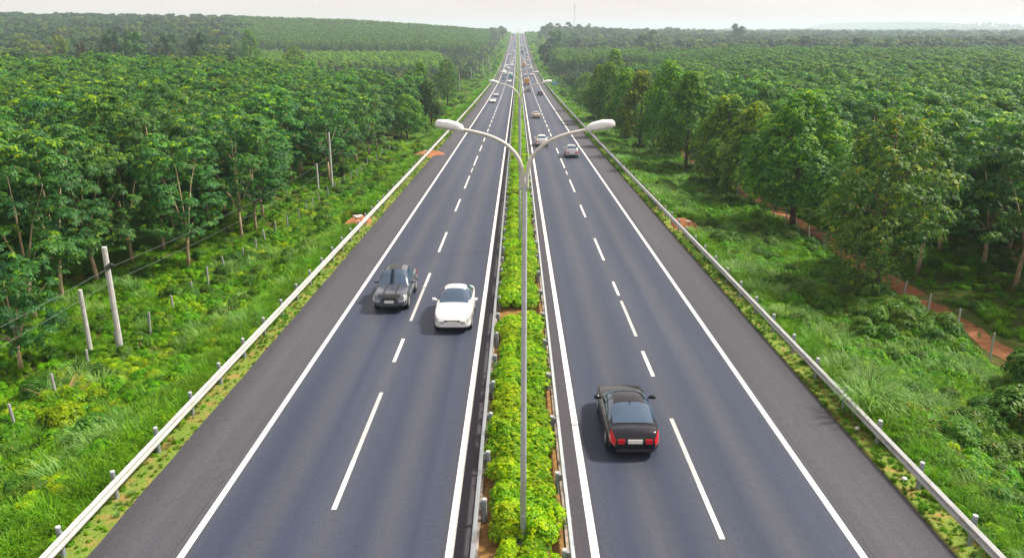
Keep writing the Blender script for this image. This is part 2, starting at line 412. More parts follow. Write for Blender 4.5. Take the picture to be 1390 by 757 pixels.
def rubber_tree(seed, H=9.6, R=3.2, n=1350, per=11):
    g = np.random.default_rng(seed)
    lob = []
    nl = 60
    for i in range(nl):
        z = g.uniform(.27, .96); prof_ = math.sin(math.pi * min(1, (z - .13) / .93)) ** .5
        a = i * 2.4 + g.uniform(-.4, .4); rr = R * prof_ * math.sqrt(g.uniform(.12, 1.0))
        lob.append((rr * math.cos(a), rr * math.sin(a), H * z, g.uniform(.55, .92) * R / 3.2))
    C, D, k = crown_points(g, n, lob, .05); C[:, 2] = np.array(lob)[k, 2] + (C[:, 2] - np.array(lob)[k, 2]) * .75; D[:, 2] = np.abs(D[:, 2])
    lt = g.uniform(-.12, .12, len(lob))[k]
    tone = .34 + 1.3 * lt + g.normal(0, .10, n) + np.where((D[:, 2] > .45) & (g.random(n) < .06 + .32 * np.clip(C[:, 2] / H - .72, 0, .3) / .3), .48, 0)  # upward tufts near the top go yellow: young leaves plus light painted in
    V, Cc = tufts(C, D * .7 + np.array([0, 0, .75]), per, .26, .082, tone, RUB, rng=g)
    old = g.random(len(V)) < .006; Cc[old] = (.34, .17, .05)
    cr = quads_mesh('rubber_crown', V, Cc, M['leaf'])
    mb = MB(); h0 = H * g.uniform(.22, .28); lean = g.uniform(-.35, .35, 2)
    fk = np.array([lean[0] * .5, lean[1] * .5, h0])
    mb.tube([(0, 0, -.3), (lean[0] * .2, lean[1] * .15, h0 * .5), fk], [.145, .115, .10], 8)
    for i in range(5):
        l = lob[i * 10]; mid = fk + (np.array(l[:3]) - fk) * np.array([.45, .45, .6])
        mb.tube([fk - (0, 0, .08), fk * .55 + mid * .45 + np.array([0, 0, .12]), mid, np.array(l[:3])], [.07, .055, .032, .01], 6)
    mb.tube([fk - (0, 0, .08), (lean[0] * .3, 0, H * .6), (0, 0, H * .80)], [.07, .04, .01], 6)
    return cr, mb.mesh('rubber_trunk', M['bark'], True)

def conical_tree(seed, H=12., R=3.9, n=2900, per=7, pal=CON, sparse=0., low=.15, bm='bark_dark', leafl=.22, shape=1.0):
    g = np.random.default_rng(seed); lob = []
    nl = 84
    for i in range(nl):
        z = low + .06 + (1 - low - .09) * (i + g.uniform(0, 1)) / nl
        tt = (z - low) / (1 - low)
        prof_ = min(1, (tt + .03) / .26) ** .55 * (1 - tt ** (1.75 * shape)) ** .72
        a = i * 2.4 + g.uniform(-.5, .5); rr = R * prof_ * g.uniform(.55, .95)
        lob.append((rr * math.cos(a), rr * math.sin(a), H * z, (.55 + .62 * prof_) * g.uniform(.75, 1.15) * R / 3.9))
    C, D, k = crown_points(g, n, lob, .22)
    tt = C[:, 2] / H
    tone = .32 + g.uniform(-.16, .16, nl)[k] + g.normal(0, .11, n) + np.where((g.random(n) < .10 + .9 * np.clip(tt - .6, 0, 1)) & (D[:, 2] > .0), .36, 0)  # yellow tufts crowd the upper crown: new leaves plus painted sky and sun light
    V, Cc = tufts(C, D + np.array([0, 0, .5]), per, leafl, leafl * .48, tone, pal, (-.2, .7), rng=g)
    if sparse: keep = g.random(len(V)) > sparse; V = V[keep]; Cc = Cc[keep]; o = g.random(len(V)) < .018; Cc[o] = (.40, .30, .05)
    cr = quads_mesh('dense_crown', V, Cc, M['leaf'])
    mb = MB(); mb.tube([(0, 0, -.4), (.05, 0, H * .3), (0, .05, H * .6), (0, 0, H * .95)], [.24, .19, .12, .02], 8)
    for i in range(0, nl, 5):
        l = np.array(lob[i][:3]); b0 = np.array([0, 0, max(H * low, l[2] - .25 * np.hypot(l[0], l[1]))])
        mb.tube([b0, (b0 + l) / 2 + (0, 0, -.05), l], [.07, .05, .02], 5)
    return cr, mb.mesh('dense_trunk', M[bm], True)

def round_tree(seed, H=12., R=5., n=420, per=6, leafl=.75, pal=FOR, low=.18, nl=16):
    g = np.random.default_rng(seed); lob = []
    for i in range(nl):
        z = g.uniform(low + .14, .9); pr = math.sin(math.pi * min(1, (z - low + .08) / (1.1 - low))) ** .55
        a = i * 2.4 + g.uniform(-.5, .5); rr = R * pr * g.uniform(.35, .75)
        lob.append((rr * math.cos(a), rr * math.sin(a), H * z, g.uniform(.28, .44) * R))
    C, D, k = crown_points(g, n, lob, .1)
    tone = .38 + g.uniform(-.25, .25, nl)[k] + g.normal(0, .13, n)
    V, Cc = tufts(C, D + np.array([0, 0, .4]), per, leafl, leafl * .5, tone, pal, (-.3, .7), rng=g)
    cr = quads_mesh('broad_crown', V, Cc, M['leaf'])
    mb = MB(); mb.tube([(0, 0, -.5), (.1, 0, H * .25), (0, 0, H * .75)], [.30, .22, .06], 7)
    for i in range(0, nl, 3):
        l = np.array(lob[i][:3]); mb.tube([(0.05, 0, H * low * 1.2), (l * .5) + (0, 0, H * .12), l], [.14, .09, .03], 5)
    return cr, mb.mesh('broad_trunk', M['bark_dark'], True)

def acacia_tree(seed, H=12., R=1.9, n=230, per=6, pal=None):
    g = np.random.default_rng(seed); lob = []; nl = 22
    for i in range(nl):
        z = .30 + .66 * (i + g.uniform(0, 1)) / nl; tt = (z - .3) / .7
        pr = min(1, (tt + .1) / .25) ** .5 * (1 - tt ** 2.2) ** .7
        a = i * 2.4 + g.uniform(-.5, .5); rr = R * pr * g.uniform(.2, .75)
        lob.append((rr * math.cos(a), rr * math.sin(a), H * z, .55 + .5 * pr * g.uniform(.7, 1.2)))
    C, D, k = crown_points(g, n, lob, .1)
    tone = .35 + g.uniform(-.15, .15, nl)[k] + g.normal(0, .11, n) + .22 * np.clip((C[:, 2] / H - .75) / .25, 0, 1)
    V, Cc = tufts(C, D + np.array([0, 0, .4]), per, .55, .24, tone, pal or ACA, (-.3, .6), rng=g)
    cr = quads_mesh('slender_crown', V, Cc, M['leaf'])
    mb = MB(); mb.tube([(0, 0, -.4), (.05, .03, H * .4), (0, 0, H * .92)], [.13, .10, .03], 6)
    return cr, mb.mesh('slender_trunk', M['bark'], True)

def bush(seed, R, H, n, per, leafl, leafw, pal, tone0=.4, droop=(-.2, .7), yellow=0., nl=8, mtl='weed'):
    g = np.random.default_rng(seed); lob = []
    for i in range(nl):
        a = i * 2.4; rr = R * g.uniform(.1, .7) * (i > 0)
        r_ = R * g.uniform(.32, .5)
        lob.append((rr * math.cos(a), rr * math.sin(a), max(.05, H * g.uniform(.45, .8) * (1 - .4 * rr / R)), min(r_, H * .5)))
    C, D, k = crown_points(g, n, lob, .1); C[:, 2] = np.maximum(C[:, 2], .02)
    tone = tone0 + g.uniform(-.12, .12, nl)[k] + g.normal(0, .12, n) + np.where(g.random(n) < yellow, .4, 0)
    V, Cc = tufts(C, D + np.array([0, 0, .6]), per, leafl, leafw, tone, pal, droop, rng=g)
    dd = g.random(len(V)) < .012; Cc[dd] = (.26, .17, .06)
    return quads_mesh('bush_leaves', V, Cc, M[mtl])
def grass(seed, R, Ln, n, w, pal, spread=.75, tone0=.45):
    g = np.random.default_rng(seed)
    a = g.uniform(0, 6.283, n); r = R * np.sqrt(g.random(n))
    b = np.stack([r * np.cos(a), r * np.sin(a), np.full(n, -.03)], 1)
    a2 = a + g.normal(0, .7, n); o = np.stack([np.cos(a2), np.sin(a2), np.zeros(n)], 1)
    l = Ln * g.uniform(.55, 1.15, n)[:, None]; sp = (spread * g.uniform(.3, 1.1, n))[:, None]
    up = np.array([0, 0, 1.])
    p1 = b + l * .5 * (up * .95 + o * sp * .4); p2 = p1 + l * .32 * (up * .55 + o * sp); p3 = p2 + l * .25 * (up * (.1 - .5 * sp) + o * sp)
    s = unit(np.cross(o, up)) * w * .5
    q1 = np.stack([b - s, b + s, p1 + s, p1 - s], 1); q2 = np.stack([p1 - s, p1 + s, p2 + s * .8, p2 - s * .8], 1)
    q3 = np.stack([p2 - s * .8, p2 + s * .8, p3 + s * .1, p3 - s * .1], 1)
    c = pick(pal, tone0 + g.normal(0, .16, n))
    return quads_mesh('grass_blades', np.concatenate([q1, q2, q3]), np.concatenate([c, c, c]), M['weed'])

# ================================================================== THE SETTING
def sym(a): a = np.asarray(a); return np.unique(np.concatenate([-a, a]))
XS = sym(np.concatenate([np.arange(0, 30, .75), np.arange(30, 120, 5), np.arange(120, 800, 30), np.geomspace(800, 9000, 26)])); XS = np.unique(np.concatenate([XS, np.arange(2000, 3000, 40)]))
YS = np.concatenate([np.arange(-40, 120, 1.5), np.arange(120, 400, 5), np.arange(400, 1500, 20), np.geomspace(1500, 6900, 46)])
gx, gy = np.meshgrid(XS, YS)
mb = MB(); mb.grid(np.stack([gx, gy, gz(gx, gy)], -1))
link('ground', mb.mesh('ground', M['ground'], True), kind='structure')

RY = np.concatenate([np.arange(-40, 160, .6), np.arange(160, 520, 4), np.arange(520, 2240, 10)])
def strip(x0, x1, dz, ys=RY, jit0=0., jit1=0.):
    j0 = jit0 * (vnoise(ys, ys * 0, 1.1, 3) + vnoise(ys, ys * 0, 2.3, 5)) * .5; j1 = jit1 * (vnoise(ys, ys * 0, 1.03, 8) + vnoise(ys, ys * 0, 2.1, 2)) * .5
    z = zr(ys) + dz
    return np.stack([np.stack([x0 + j0, ys, z], -1), np.stack([x1 + j1, ys, z], -1)], 1)
for s_, nm in ((-1, 'carriageway'), (1, 'carriageway')):
    mb = MB()
    if s_ < 0: mb.grid(strip(-12.08, -1.42, 0, jit0=.06), flip=True)
    else: mb.grid(strip(1.42, 12.08, 0, jit1=.06), flip=True)
    link(nm, mb.mesh(nm, M['asphalt']), kind='structure')
mb = MB()
for x0, x1 in ((-9.58, -9.38), (-2.15, -1.92), (1.92, 2.15), (9.38, 9.58)): mb.grid(strip(x0, x1, .005), flip=True)
link('edge_line', mb.mesh('edge_line', M['paint']), kind='structure')

# dashed lane lines: measured dashes near the camera, the regular rhythm further on
def lane_y(v): return float(hit(703, v)[1])
LD = [(533, 625, 1), (625, 692, 0), (460, 491.5, 0), (371, 390, 0), (391, 436, 1), (315.5, 342, 0), (270.5, 287, 0), (239, 256, 0), (228, 234, 1), (212, 225, 0), (197.5, 205, 0)]
RD = [(567, 656, 1), (656, 730, 0), (476, 510, 0), (408, 456, 1), (382, 400.6, 0), (323.5, 353, 0), (278, 294.5, 0), (244, 260.5, 0), (232, 237, 1), (215, 228, 0), (201, 208, 0)]
mbn = MB(); mbo = MB()
def dash(b, xc, ya, yb, dz=.005):
    ys = np.linspace(ya, yb, max(3, int((yb - ya) / .5)))
    b.grid(strip(xc - .078, xc + .078, dz, ys), flip=True)
for xc, tab in ((-5.77, LD), (5.77, RD)):
    for va, vb, old in tab:
        ya, yb = sorted((lane_y(va), lane_y(vb))); dash(mbo if old else mbn, xc, ya + (.03 if old else 0), yb)
    y = 8.0
    dash(mbn, xc, 7, 12)
    y = lane_y(197) + 5.5
    while y < 1650: dash(mbn, xc, y, y + 5.6); y += 10.4 if int(y) % 3 else 8.6
link('lane_line', mbn.mesh('lane_line', M['paint']), kind='structure')
link('worn_lane_line', mbo.mesh('worn_lane_line', M['paint_old']), kind='structure')

KY = np.concatenate([np.arange(-20, 160, 1.0), np.arange(160, 520, 5), np.arange(520, 2200, 12)])
for s_ in (-1, 1):
    mb = MB(); z = zr(KY)
    pr = [(1.425, -.05), (1.425, .10), (1.40, .125), (1.23, .125), (1.22, -.05)]
    if s_ > 0: pr = [(-a, b) for a, b in pr][::1]
    G = np.stack([np.stack([np.full_like(KY, -a) + .012 * vnoise(KY, KY * 0, .7, 2 + a), KY, z + b], -1) for a, b in pr], 1)
    mb.grid(G, flip=(s_ > 0)); link('kerb', mb.mesh('kerb', M['kerb']), kind='structure')
mb = MB(); z = zr(KY)
mb.grid(np.stack([np.stack([np.full_like(KY, a), KY, z + b + .03 * vnoise(KY, KY * 0 + a, .8, 3)], -1) for a, b in ((-1.22, .07), (-.6, .12), (0, .15), (.6, .12), (1.22, .07))], 1), flip=True)
link('median_soil', mb.mesh('median_soil', M['median_soil'], True), kind='structure')

# red dirt track beyond the right fence
py = np.arange(20, 190, 1.0); pc = 24.9 + .35 * np.sin(py * .11) + .2 * np.sin(py * .31); hw = .62 + .12 * np.sin(py * .7) + .1 * np.sin(py * 1.9)
mb = MB(); mb.grid(np.stack([np.stack([pc + hw * k, py, gz(pc + hw * k, py) + .035 - .02 * abs(k)], -1) for k in (-1, -.5, 0, .5, 1)], 1), flip=True)
link('dirt_path', mb.mesh('dirt_path', M['path'], True), kind='structure')

# heaps of red soil on the verges
SOIL = []
def soil_patch(u, v, rx, ry, seed, h=.5):
    c = hit(u, v, lambda x, y: gz(x, y) + .3); g = np.random.default_rng(seed); mb = MB()
    n = 28; G = []
    for k in (0., .25, .5, .75, 1.):
        ring = []
        for i in range(n + 1):
            a = 2 * math.pi * i / n; q = 1 + .16 * math.sin(3 * a + seed) + .1 * math.sin(7 * a + 2 * seed)
            x = c[0] + rx * k * q * math.cos(a); y = c[1] + ry * k * q * math.sin(a)
            ring.append((x, y, float(gz(x, y)) + h * (1 - k ** 2) + .05 + (.12 * g.random() - .06) * (0 < k < 1) - .12 * (k == 1)))
        ring[-1] = ring[0]; G.append(ring)
    mb.grid(G); o = link('soil_patch', mb.mesh('soil_patch', M['soil'], False), kind='structure')
    SOIL.append((c, rx, ry)); return c
sc1 = soil_patch(578, 207, 2.6, 3.6, 1); sc2 = soil_patch(484, 297, 1.25, 2.0, 2); sc3 = soil_patch(931, 302, 1.3, 2.1, 3)

def rubble(p, s, label, seed):
    g = np.random.default_rng(seed); mb = MB()
    for i in range(4):
        a = g.uniform(-.5, .5, 2) * s * 1.6
        q = s * g.uniform(.5, 1.); V = np.array([(-1, -1, -1), (1, -1, -1), (1, 1, -1), (-1, 1, -1), (-1, -1, 1), (1, -1, 1), (1, 1, 1), (-1, 1, 1)]) * .5 * q * np.array([1.2, .9, .45]) * (1 + g.uniform(-.2, .2, (8, 3)))
        t = g.uniform(0, 6.3); R_ = np.array([[math.cos(t), -math.sin(t), 0], [math.sin(t), math.cos(t), 0], [0, 0, 1]])
        mb.add(V @ R_.T + (a[0], a[1], q * .16), [(3, 2, 1, 0), (4, 5, 6, 7), (0, 1, 5, 4), (1, 2, 6, 5), (2, 3, 7, 6), (3, 0, 4, 7)])
    o = link('rubble_heap', mb.mesh('rubble_heap', M['rubble']), loc=p)
    tag(o, label, 'rubble')
rubble((sc2[0] + .1, sc2[1] - .3, float(gz(sc2[0], sc2[1])) + .49), .38, 'pale broken concrete on the small red soil heap left of the road', 1)
rubble((sc1[0], sc1[1], float(gz(sc1[0], sc1[1])) + .50), .3, 'few white stones on the large red soil patch behind the left guardrail', 2)
rubble((sc3[0] + .1, sc3[1] - .4, float(gz(sc3[0], sc3[1])) + .48), .25, 'small white rubble lying on the red soil heap right of the road', 3)

# far hills on the horizon (terrain bumps are in the ground sheet)

# ================================================================== SKY, SUN, AIR
W = bpy.data.worlds.new('World'); SC.world = W; W.use_nodes = True
nt = W.node_tree; bg = nt.nodes['Background']
SUN_EL, SUN_AZ = 50, 72
sk = nt.nodes.new('ShaderNodeTexSky'); sk.sky_type = 'NISHITA'; sk.sun_disc = False
sk.sun_elevation = rad(SUN_EL); sk.sun_rotation = rad(SUN_AZ); sk.air_density = 1.5; sk.dust_density = 5.0; sk.ozone_density = 1.0
mx = mixc(nt, .82, sk.outputs[0], (4.85, 4.28, 3.98))
cl = noise(nt, 2.2, 5, stretch(nt, coords(nt, 'Generated'), (1, 1, 7)), .6)
mx = mixc(nt, 1.0, mx, ramp(nt, cl, [(.35, (.95, .935, .925)), (.65, (1.03, 1.03, 1.03))]), 'MULTIPLY')
L(nt, mx, bg.inputs[0]); bg.inputs[1].default_value = .125
sd = bpy.data.lights.new('sun', 'SUN'); sd.energy = 4.2; sd.angle = rad(7); sd.color = (1, .93, .80)
so = bpy.data.objects.new('sun', sd); COL.objects.link(so)
dv = Vector((math.sin(rad(SUN_AZ)) * math.cos(rad(SUN_EL)), math.cos(rad(SUN_AZ)) * math.cos(rad(SUN_EL)), math.sin(rad(SUN_EL))))
so.rotation_euler = dv.to_track_quat('Z', 'Y').to_euler(); so.location = (60, 40, 90)

hz = bpy.data.materials.new('haze'); hz.use_nodes = True; nt = hz.node_tree
for n in list(nt.nodes):
    if n.type == 'BSDF_PRINCIPLED': nt.nodes.remove(n)
pv = nt.nodes.new('ShaderNodeVolumePrincipled'); pv.inputs['Color'].default_value = (.70, .84, .98, 1)
pv.inputs['Density'].default_value = HAZE = 2.4e-4; pv.inputs['Anisotropy'].default_value = .25
L(nt, pv.outputs[0], nt.nodes['Material Output'].inputs['Volume'])
zlo = float(gz(gx, gy).min()) - 1.0
mb = MB(); mb.box((-9100, -60, zlo), (9100, 7000, 66.))
hb = link('haze', mb.mesh('haze', hz), kind='stuff')

SC.view_settings.view_transform = 'Standard'; SC.view_settings.look = 'None'
SC.view_settings.exposure = 0.88; SC.view_settings.gamma = 1.0; SC.view_settings.use_curve_mapping = False
cy_ = SC.cycles
SC.render.engine = 'CYCLES'
cy_.use_denoising = True; cy_.denoiser = 'OPENIMAGEDENOISE'; cy_.denoising_input_passes = 'RGB_ALBEDO_NORMAL'
cy_.max_bounces = 6; cy_.diffuse_bounces = 3; cy_.glossy_bounces = 2; cy_.transmission_bounces = 4; cy_.volume_bounces = 1
cy_.transparent_max_bounces = 4; cy_.caustics_reflective = False; cy_.caustics_refractive = False
cy_.sample_clamp_indirect = 4.0; cy_.use_adaptive_sampling = True; cy_.adaptive_threshold = .015

# ================================================================== GUARDRAILS
def m_rail(name, col, dirt):
    m, nt, b = mat(name); co = coords(nt)
    f = noise(nt, 1.0, 6, stretch(nt, co, (3, .8, 9)), .75)
    c = ramp(nt, f, [(.32, tuple(v * .55 for v in col)), (.48, col), (.75, tuple(v * 1.12 for v in col))])
    st = ramp(nt, noise(nt, .7, 6, stretch(nt, co, (1, 1.6, 3)), .75), [(.58, (0, 0, 0)), (.70, (.8, .8, .8))])
    L(nt, mixc(nt, st, c, dirt), b.inputs['Base Color']); b.inputs['Roughness'].default_value = .48; b.inputs['Metallic'].default_value = .2
    return m
M['galv'] = m_rail('guardrail_steel', (.46, .47, .47), (.26, .24, .21)); M['galv_sunlit'] = m_rail('sunlit_guardrail_steel', (.49, .485, .465), (.30, .27, .23)); M['galv_blue'] = m_rail('weathered_guardrail_steel', (.31, .34, .365), (.18, .16, .14))  # left rail's sun-facing look is put into its paler cream colour; stains are dirt
def beam_mesh(xf, s, m, ys):
    """W-beam whose face looks towards s (+1/-1 in x)"""
    pr = [(0, .78), (.095, .735), (.095, .685), (.0, .64), (.0, .585), (.095, .545), (.095, .49), (0, .45), (-.015, .45), (-.015, .78)]
    z = zr(ys); mb = MB()
    G = np.stack([np.stack([xf + s * a + .008 * vnoise(ys, ys * 0, 9., 6), ys, z + b + .006 * vnoise(ys, ys * 0, 11., 2)], -1) for a, b in pr + pr[:1]], 1)
    mb.grid(G, flip=(s < 0)); return mb.mesh('guardrail_beam', m)
def post_mesh(h=.9, r=.075, s=1):
    mb = MB(); mb.tube([(0, 0, -.25), (0, 0, h - .03), (0, 0, h)], [r, r, r * .75], 10)
    mb.box((s * r * .8 if s > 0 else -.14, -.05, .50), (.14 if s > 0 else -r * .8, .05, .72)); return mb.mesh('guardrail_post', M['galv_post'])
def cap_mesh(h=.9, r=.08):
    mb = MB(); mb.tube([(0, 0, h - .015), (0, 0, h + .015)], [r, r * .85], 10); return mb.mesh('guardrail_cap', M['galv'])
BY = np.concatenate([np.arange(6, 400, 3.0), np.arange(400, 2150, 9)])
def guardrail(xf, xp, s, m, label, y0, step=3.0, z0=0.0, ph=.9):
    t = thing('guardrail', label, 'guardrail', (0, 0, 0), group='W-beam guardrails along the expressway')
    link('rail', beam_mesh(xf, s, m, BY), t)
    pm, cm = post_mesh(ph, s=s), cap_mesh(ph); ys = np.arange(y0, 2100, step)
    for y in ys[:100]:
        p = link('post', pm, t, (xp, y, float(zr(y)) + z0)); link('post_cap', cm, p)
    mb = MB()
    for y in ys[100:]:
        if y > 1500: break
        z = float(zr(y)); mb.box((xp - .07, y - .07, z - .2), (xp + .07, y + .07, z + .9))
    link('post', mb.mesh('far_posts', M['galv_post']), t, kind='stuff')
PY0 = float(hit(89, 752)[1]) - 3
guardrail(-12.62, -12.80, 1, M['galv_sunlit'], 'cream grey W-beam guardrail along the outer left road edge', PY0)
guardrail(12.62, 12.80, -1, M['galv'], 'grey W-beam guardrail along the outer right road edge', float(hit(1316, 736)[1]) - 3)
guardrail(-1.29, -1.11, -1, M['galv_blue'], 'steel guardrail on the left side of the median hedge', float(hit(660, 640)[1]) - 3, 2.9, .05, .78)
guardrail(1.29, 1.11, 1, M['galv_blue'], 'steel guardrail on the right side of the median hedge', float(hit(760, 722)[1]) - 6, 4.0, .05, .78)
for s_, lb in ((-1, 'low beige concrete parapet beside the left shoulder far down the road'), (1, 'low beige concrete parapet beside the right shoulder far down the road')):
    mb = MB(); ys = np.linspace(372, 402, 9); z = zr(ys)
    G = np.stack([np.stack([np.full_like(ys, s_ * a), ys, z + b], -1) for a, b in ((12.2, -.3), (12.2, .95), (12.5, .95), (12.5, -.3), (12.2, -.3))], 1)
    mb.grid(G, flip=s_ > 0); tag(link('parapet_wall', mb.mesh('parapet_wall', M['concrete'])), lb, 'wall')

# ================================================================== STREET LAMPS
def lamp_head():
    mb = MB(); G = []
    for y, w, h, z in ((0, .07, .05, 0), (.03, .12, .085, .01), (.16, .15, .125, .015), (.40, .16, .14, .015), (.64, .15, .10, .01), (.67, .12, .06, .01)):
        ring = []
        for k in range(17):
            a = 2 * math.pi * k / 16; ca, sa = math.cos(a), math.sin(a)
            ring.append((y, w * np.sign(ca) * abs(ca) ** .42, z + (h if sa > 0 else .05) * np.sign(sa) * abs(sa) ** .42))
        G.append(ring)
    mb.grid(G); mb.add(G[0][:-1], [tuple(range(16))]); mb.add(G[-1][:-1], [tuple(reversed(range(16)))])
    me = mb.mesh('lamp_head', M['lamp'], True)
    m2 = MB(); m2.box((.20, -.12, -.065), (.60, .12, -.012)); return me, m2.mesh('lamp_lens', M['lens'])
HEAD, LENS = lamp_head()
FH = 10.45
def lamp_arm(s):
    pts = [(0.05, -.35), (.045, 0), (.10, .31), (.23, .53), (.46, .76), (.81, .93), (1.16, 1.03), (1.55, 1.10)]
    P = np.array(pts); t = np.linspace(0, 7, 29); xs = np.interp(t, range(8), P[:, 0]); zs = np.interp(t, range(8), P[:, 1])
    for _ in range(3):
        xs[1:-1] = (xs[:-2] + 2 * xs[1:-1] + xs[2:]) / 4; zs[1:-1] = (zs[:-2] + 2 * zs[1:-1] + zs[2:]) / 4
    mb = MB(); mb.tube(np.stack([s * xs, 0 * xs, FH + zs], 1), np.linspace(.055, .040, 29), 10); return mb.mesh('lamp_arm', M['arm'], True)
ARMS = [lamp_arm(-1), lamp_arm(1)]
mb = MB(); mb.tube([(0, 0, -.1), (0, 0, 4), (0, 0, FH - .2), (0, 0, FH)], [.088, .078, .062, .058], 14); POLE = mb.mesh('lamp_pole', M['pole'], True)
mb = MB(); mb.box((-.17, -.17, 0), (.17, .17, .03)); mb.tube([(0, 0, .03), (0, 0, .16)], [.135, .11], 12); BASE = mb.mesh('lamp_base', M['galv_post'])
mb = MB(); mb.box((-.05, -.012, .55), (.05, .012, .95)); HATCH = mb.mesh('lamp_hatch', M['galv_post'])
def lamp_post(y, label, x=.02, group='double armed street lamps along the median'):
    t = thing('street_lamp', label, 'street lamp', (x, y, float(zr(y)) + .14), group=group)
    link('base_plate', BASE, t); p = link('pole', POLE, t); link('access_door', HATCH, p, (0, -.10, 0))
    for s, a in ((-1, ARMS[0]), (1, ARMS[1])):
        am = link('lamp_arm', a, t)
        h = link('lamp_head', HEAD, am, (s * 1.47, 0, FH + 1.09)); h.rotation_euler = (0, rad(-11), 0 if s > 0 else math.pi)
        link('lens', LENS, h)
LY1 = float(hit(712, 742)[1]); LY2 = float(hit(707, 339)[1]); SP = LY2 - LY1
for k in range(int((1500 - LY1) / SP)):
    lb = ['nearest and tallest double armed street lamp, in the hedge at the centre of the photo',
          'second double armed street lamp behind the tall nearest one on the median',
          'third double armed street lamp along the median, its heads over the distant cars',
          'fourth double armed street lamp along the median'][k] if k < 4 else 'small double armed street lamp far along the median'
    lamp_post(LY1 + SP * k, lb, group='double armed street lamps along the median' if k < 4 else 'distant street lamps on the median')

# ================================================================== VEHICLES
def sm(pts):
    P = np.array(pts, float); ys = np.linspace(P[0, 0], P[-1, 0], 240); z = np.interp(ys, P[:, 0], P[:, 1]); zz = z.copy()
    for _ in range(10): zz[1:-1] = (zz[:-2] + 2 * zz[1:-1] + zz[2:]) / 4
    return lambda y: np.interp(y, ys, zz)
SPECS = {
 'sedan': dict(L=4.75, w=[(-2.375, .66), (-2.28, .80), (-1.9, .885), (-1, .92), (1, .92), (1.8, .905), (2.15, .85), (2.32, .76), (2.375, .66)],
    zc=[(-2.375, .66), (-2.33, .96), (-2.1, 1.05), (-1.5, 1.04), (0, .99), (.9, .98), (1.5, .95), (2.05, .87), (2.28, .77), (2.375, .60)],
    roof=[(-1.95, .99), (-1.5, 1.20), (-.95, 1.40), (-.35, 1.47), (.15, 1.45), (.45, 1.36), (1.15, .96)], wh=(-1.38, 1.42), r=.335, bpil=-.25),
 'suv': dict(L=4.6, w=[(-2.3, .74), (-2.22, .86), (-1.8, .92), (0, .935), (1.6, .92), (2.05, .84), (2.3, .62)],
    zc=[(-2.3, .70), (-2.26, 1.05), (-2.1, 1.14), (0, 1.08), (.9, 1.08), (1.5, 1.04), (2.0, .95), (2.22, .80), (2.3, .6)],
    roof=[(-2.25, 1.08), (-2.1, 1.38), (-1.85, 1.60), (-.9, 1.70), (.1, 1.68), (.5, 1.58), (1.25, 1.06)], wh=(-1.35, 1.38), r=.37, bpil=-.2),
 'hatchback': dict(L=3.9, w=[(-1.95, .70), (-1.88, .80), (-1.5, .85), (0, .86), (1.3, .85), (1.7, .76), (1.95, .56)],
    zc=[(-1.95, .66), (-1.9, .95), (-1.75, 1.03), (0, .98), (.8, .97), (1.3, .90), (1.75, .78), (1.95, .55)],
    roof=[(-1.88, .98), (-1.7, 1.25), (-1.35, 1.45), (-.5, 1.52), (.1, 1.50), (.45, 1.40), (1.15, .95)], wh=(-1.15, 1.22), r=.31, bpil=-.25),
 'pickup': dict(L=5.3, w=[(-2.65, .84), (-2.6, .90), (-1.5, .92), (0, .93), (1.9, .93), (2.4, .90), (2.58, .84), (2.65, .76)],
    zc=[(-2.65, 1.10), (-2.6, 1.16), (-1, 1.16), (0, 1.12), (1.0, 1.13), (1.6, 1.11), (2.2, 1.08), (2.52, 1.0), (2.65, .80)],
    roof=[(-1.20, 1.12), (-1.10, 1.55), (-.95, 1.83), (-.2, 1.90), (.32, 1.87), (.58, 1.74), (1.15, 1.11)], wh=(-1.6, 1.6), r=.40, bpil=-.25),
}
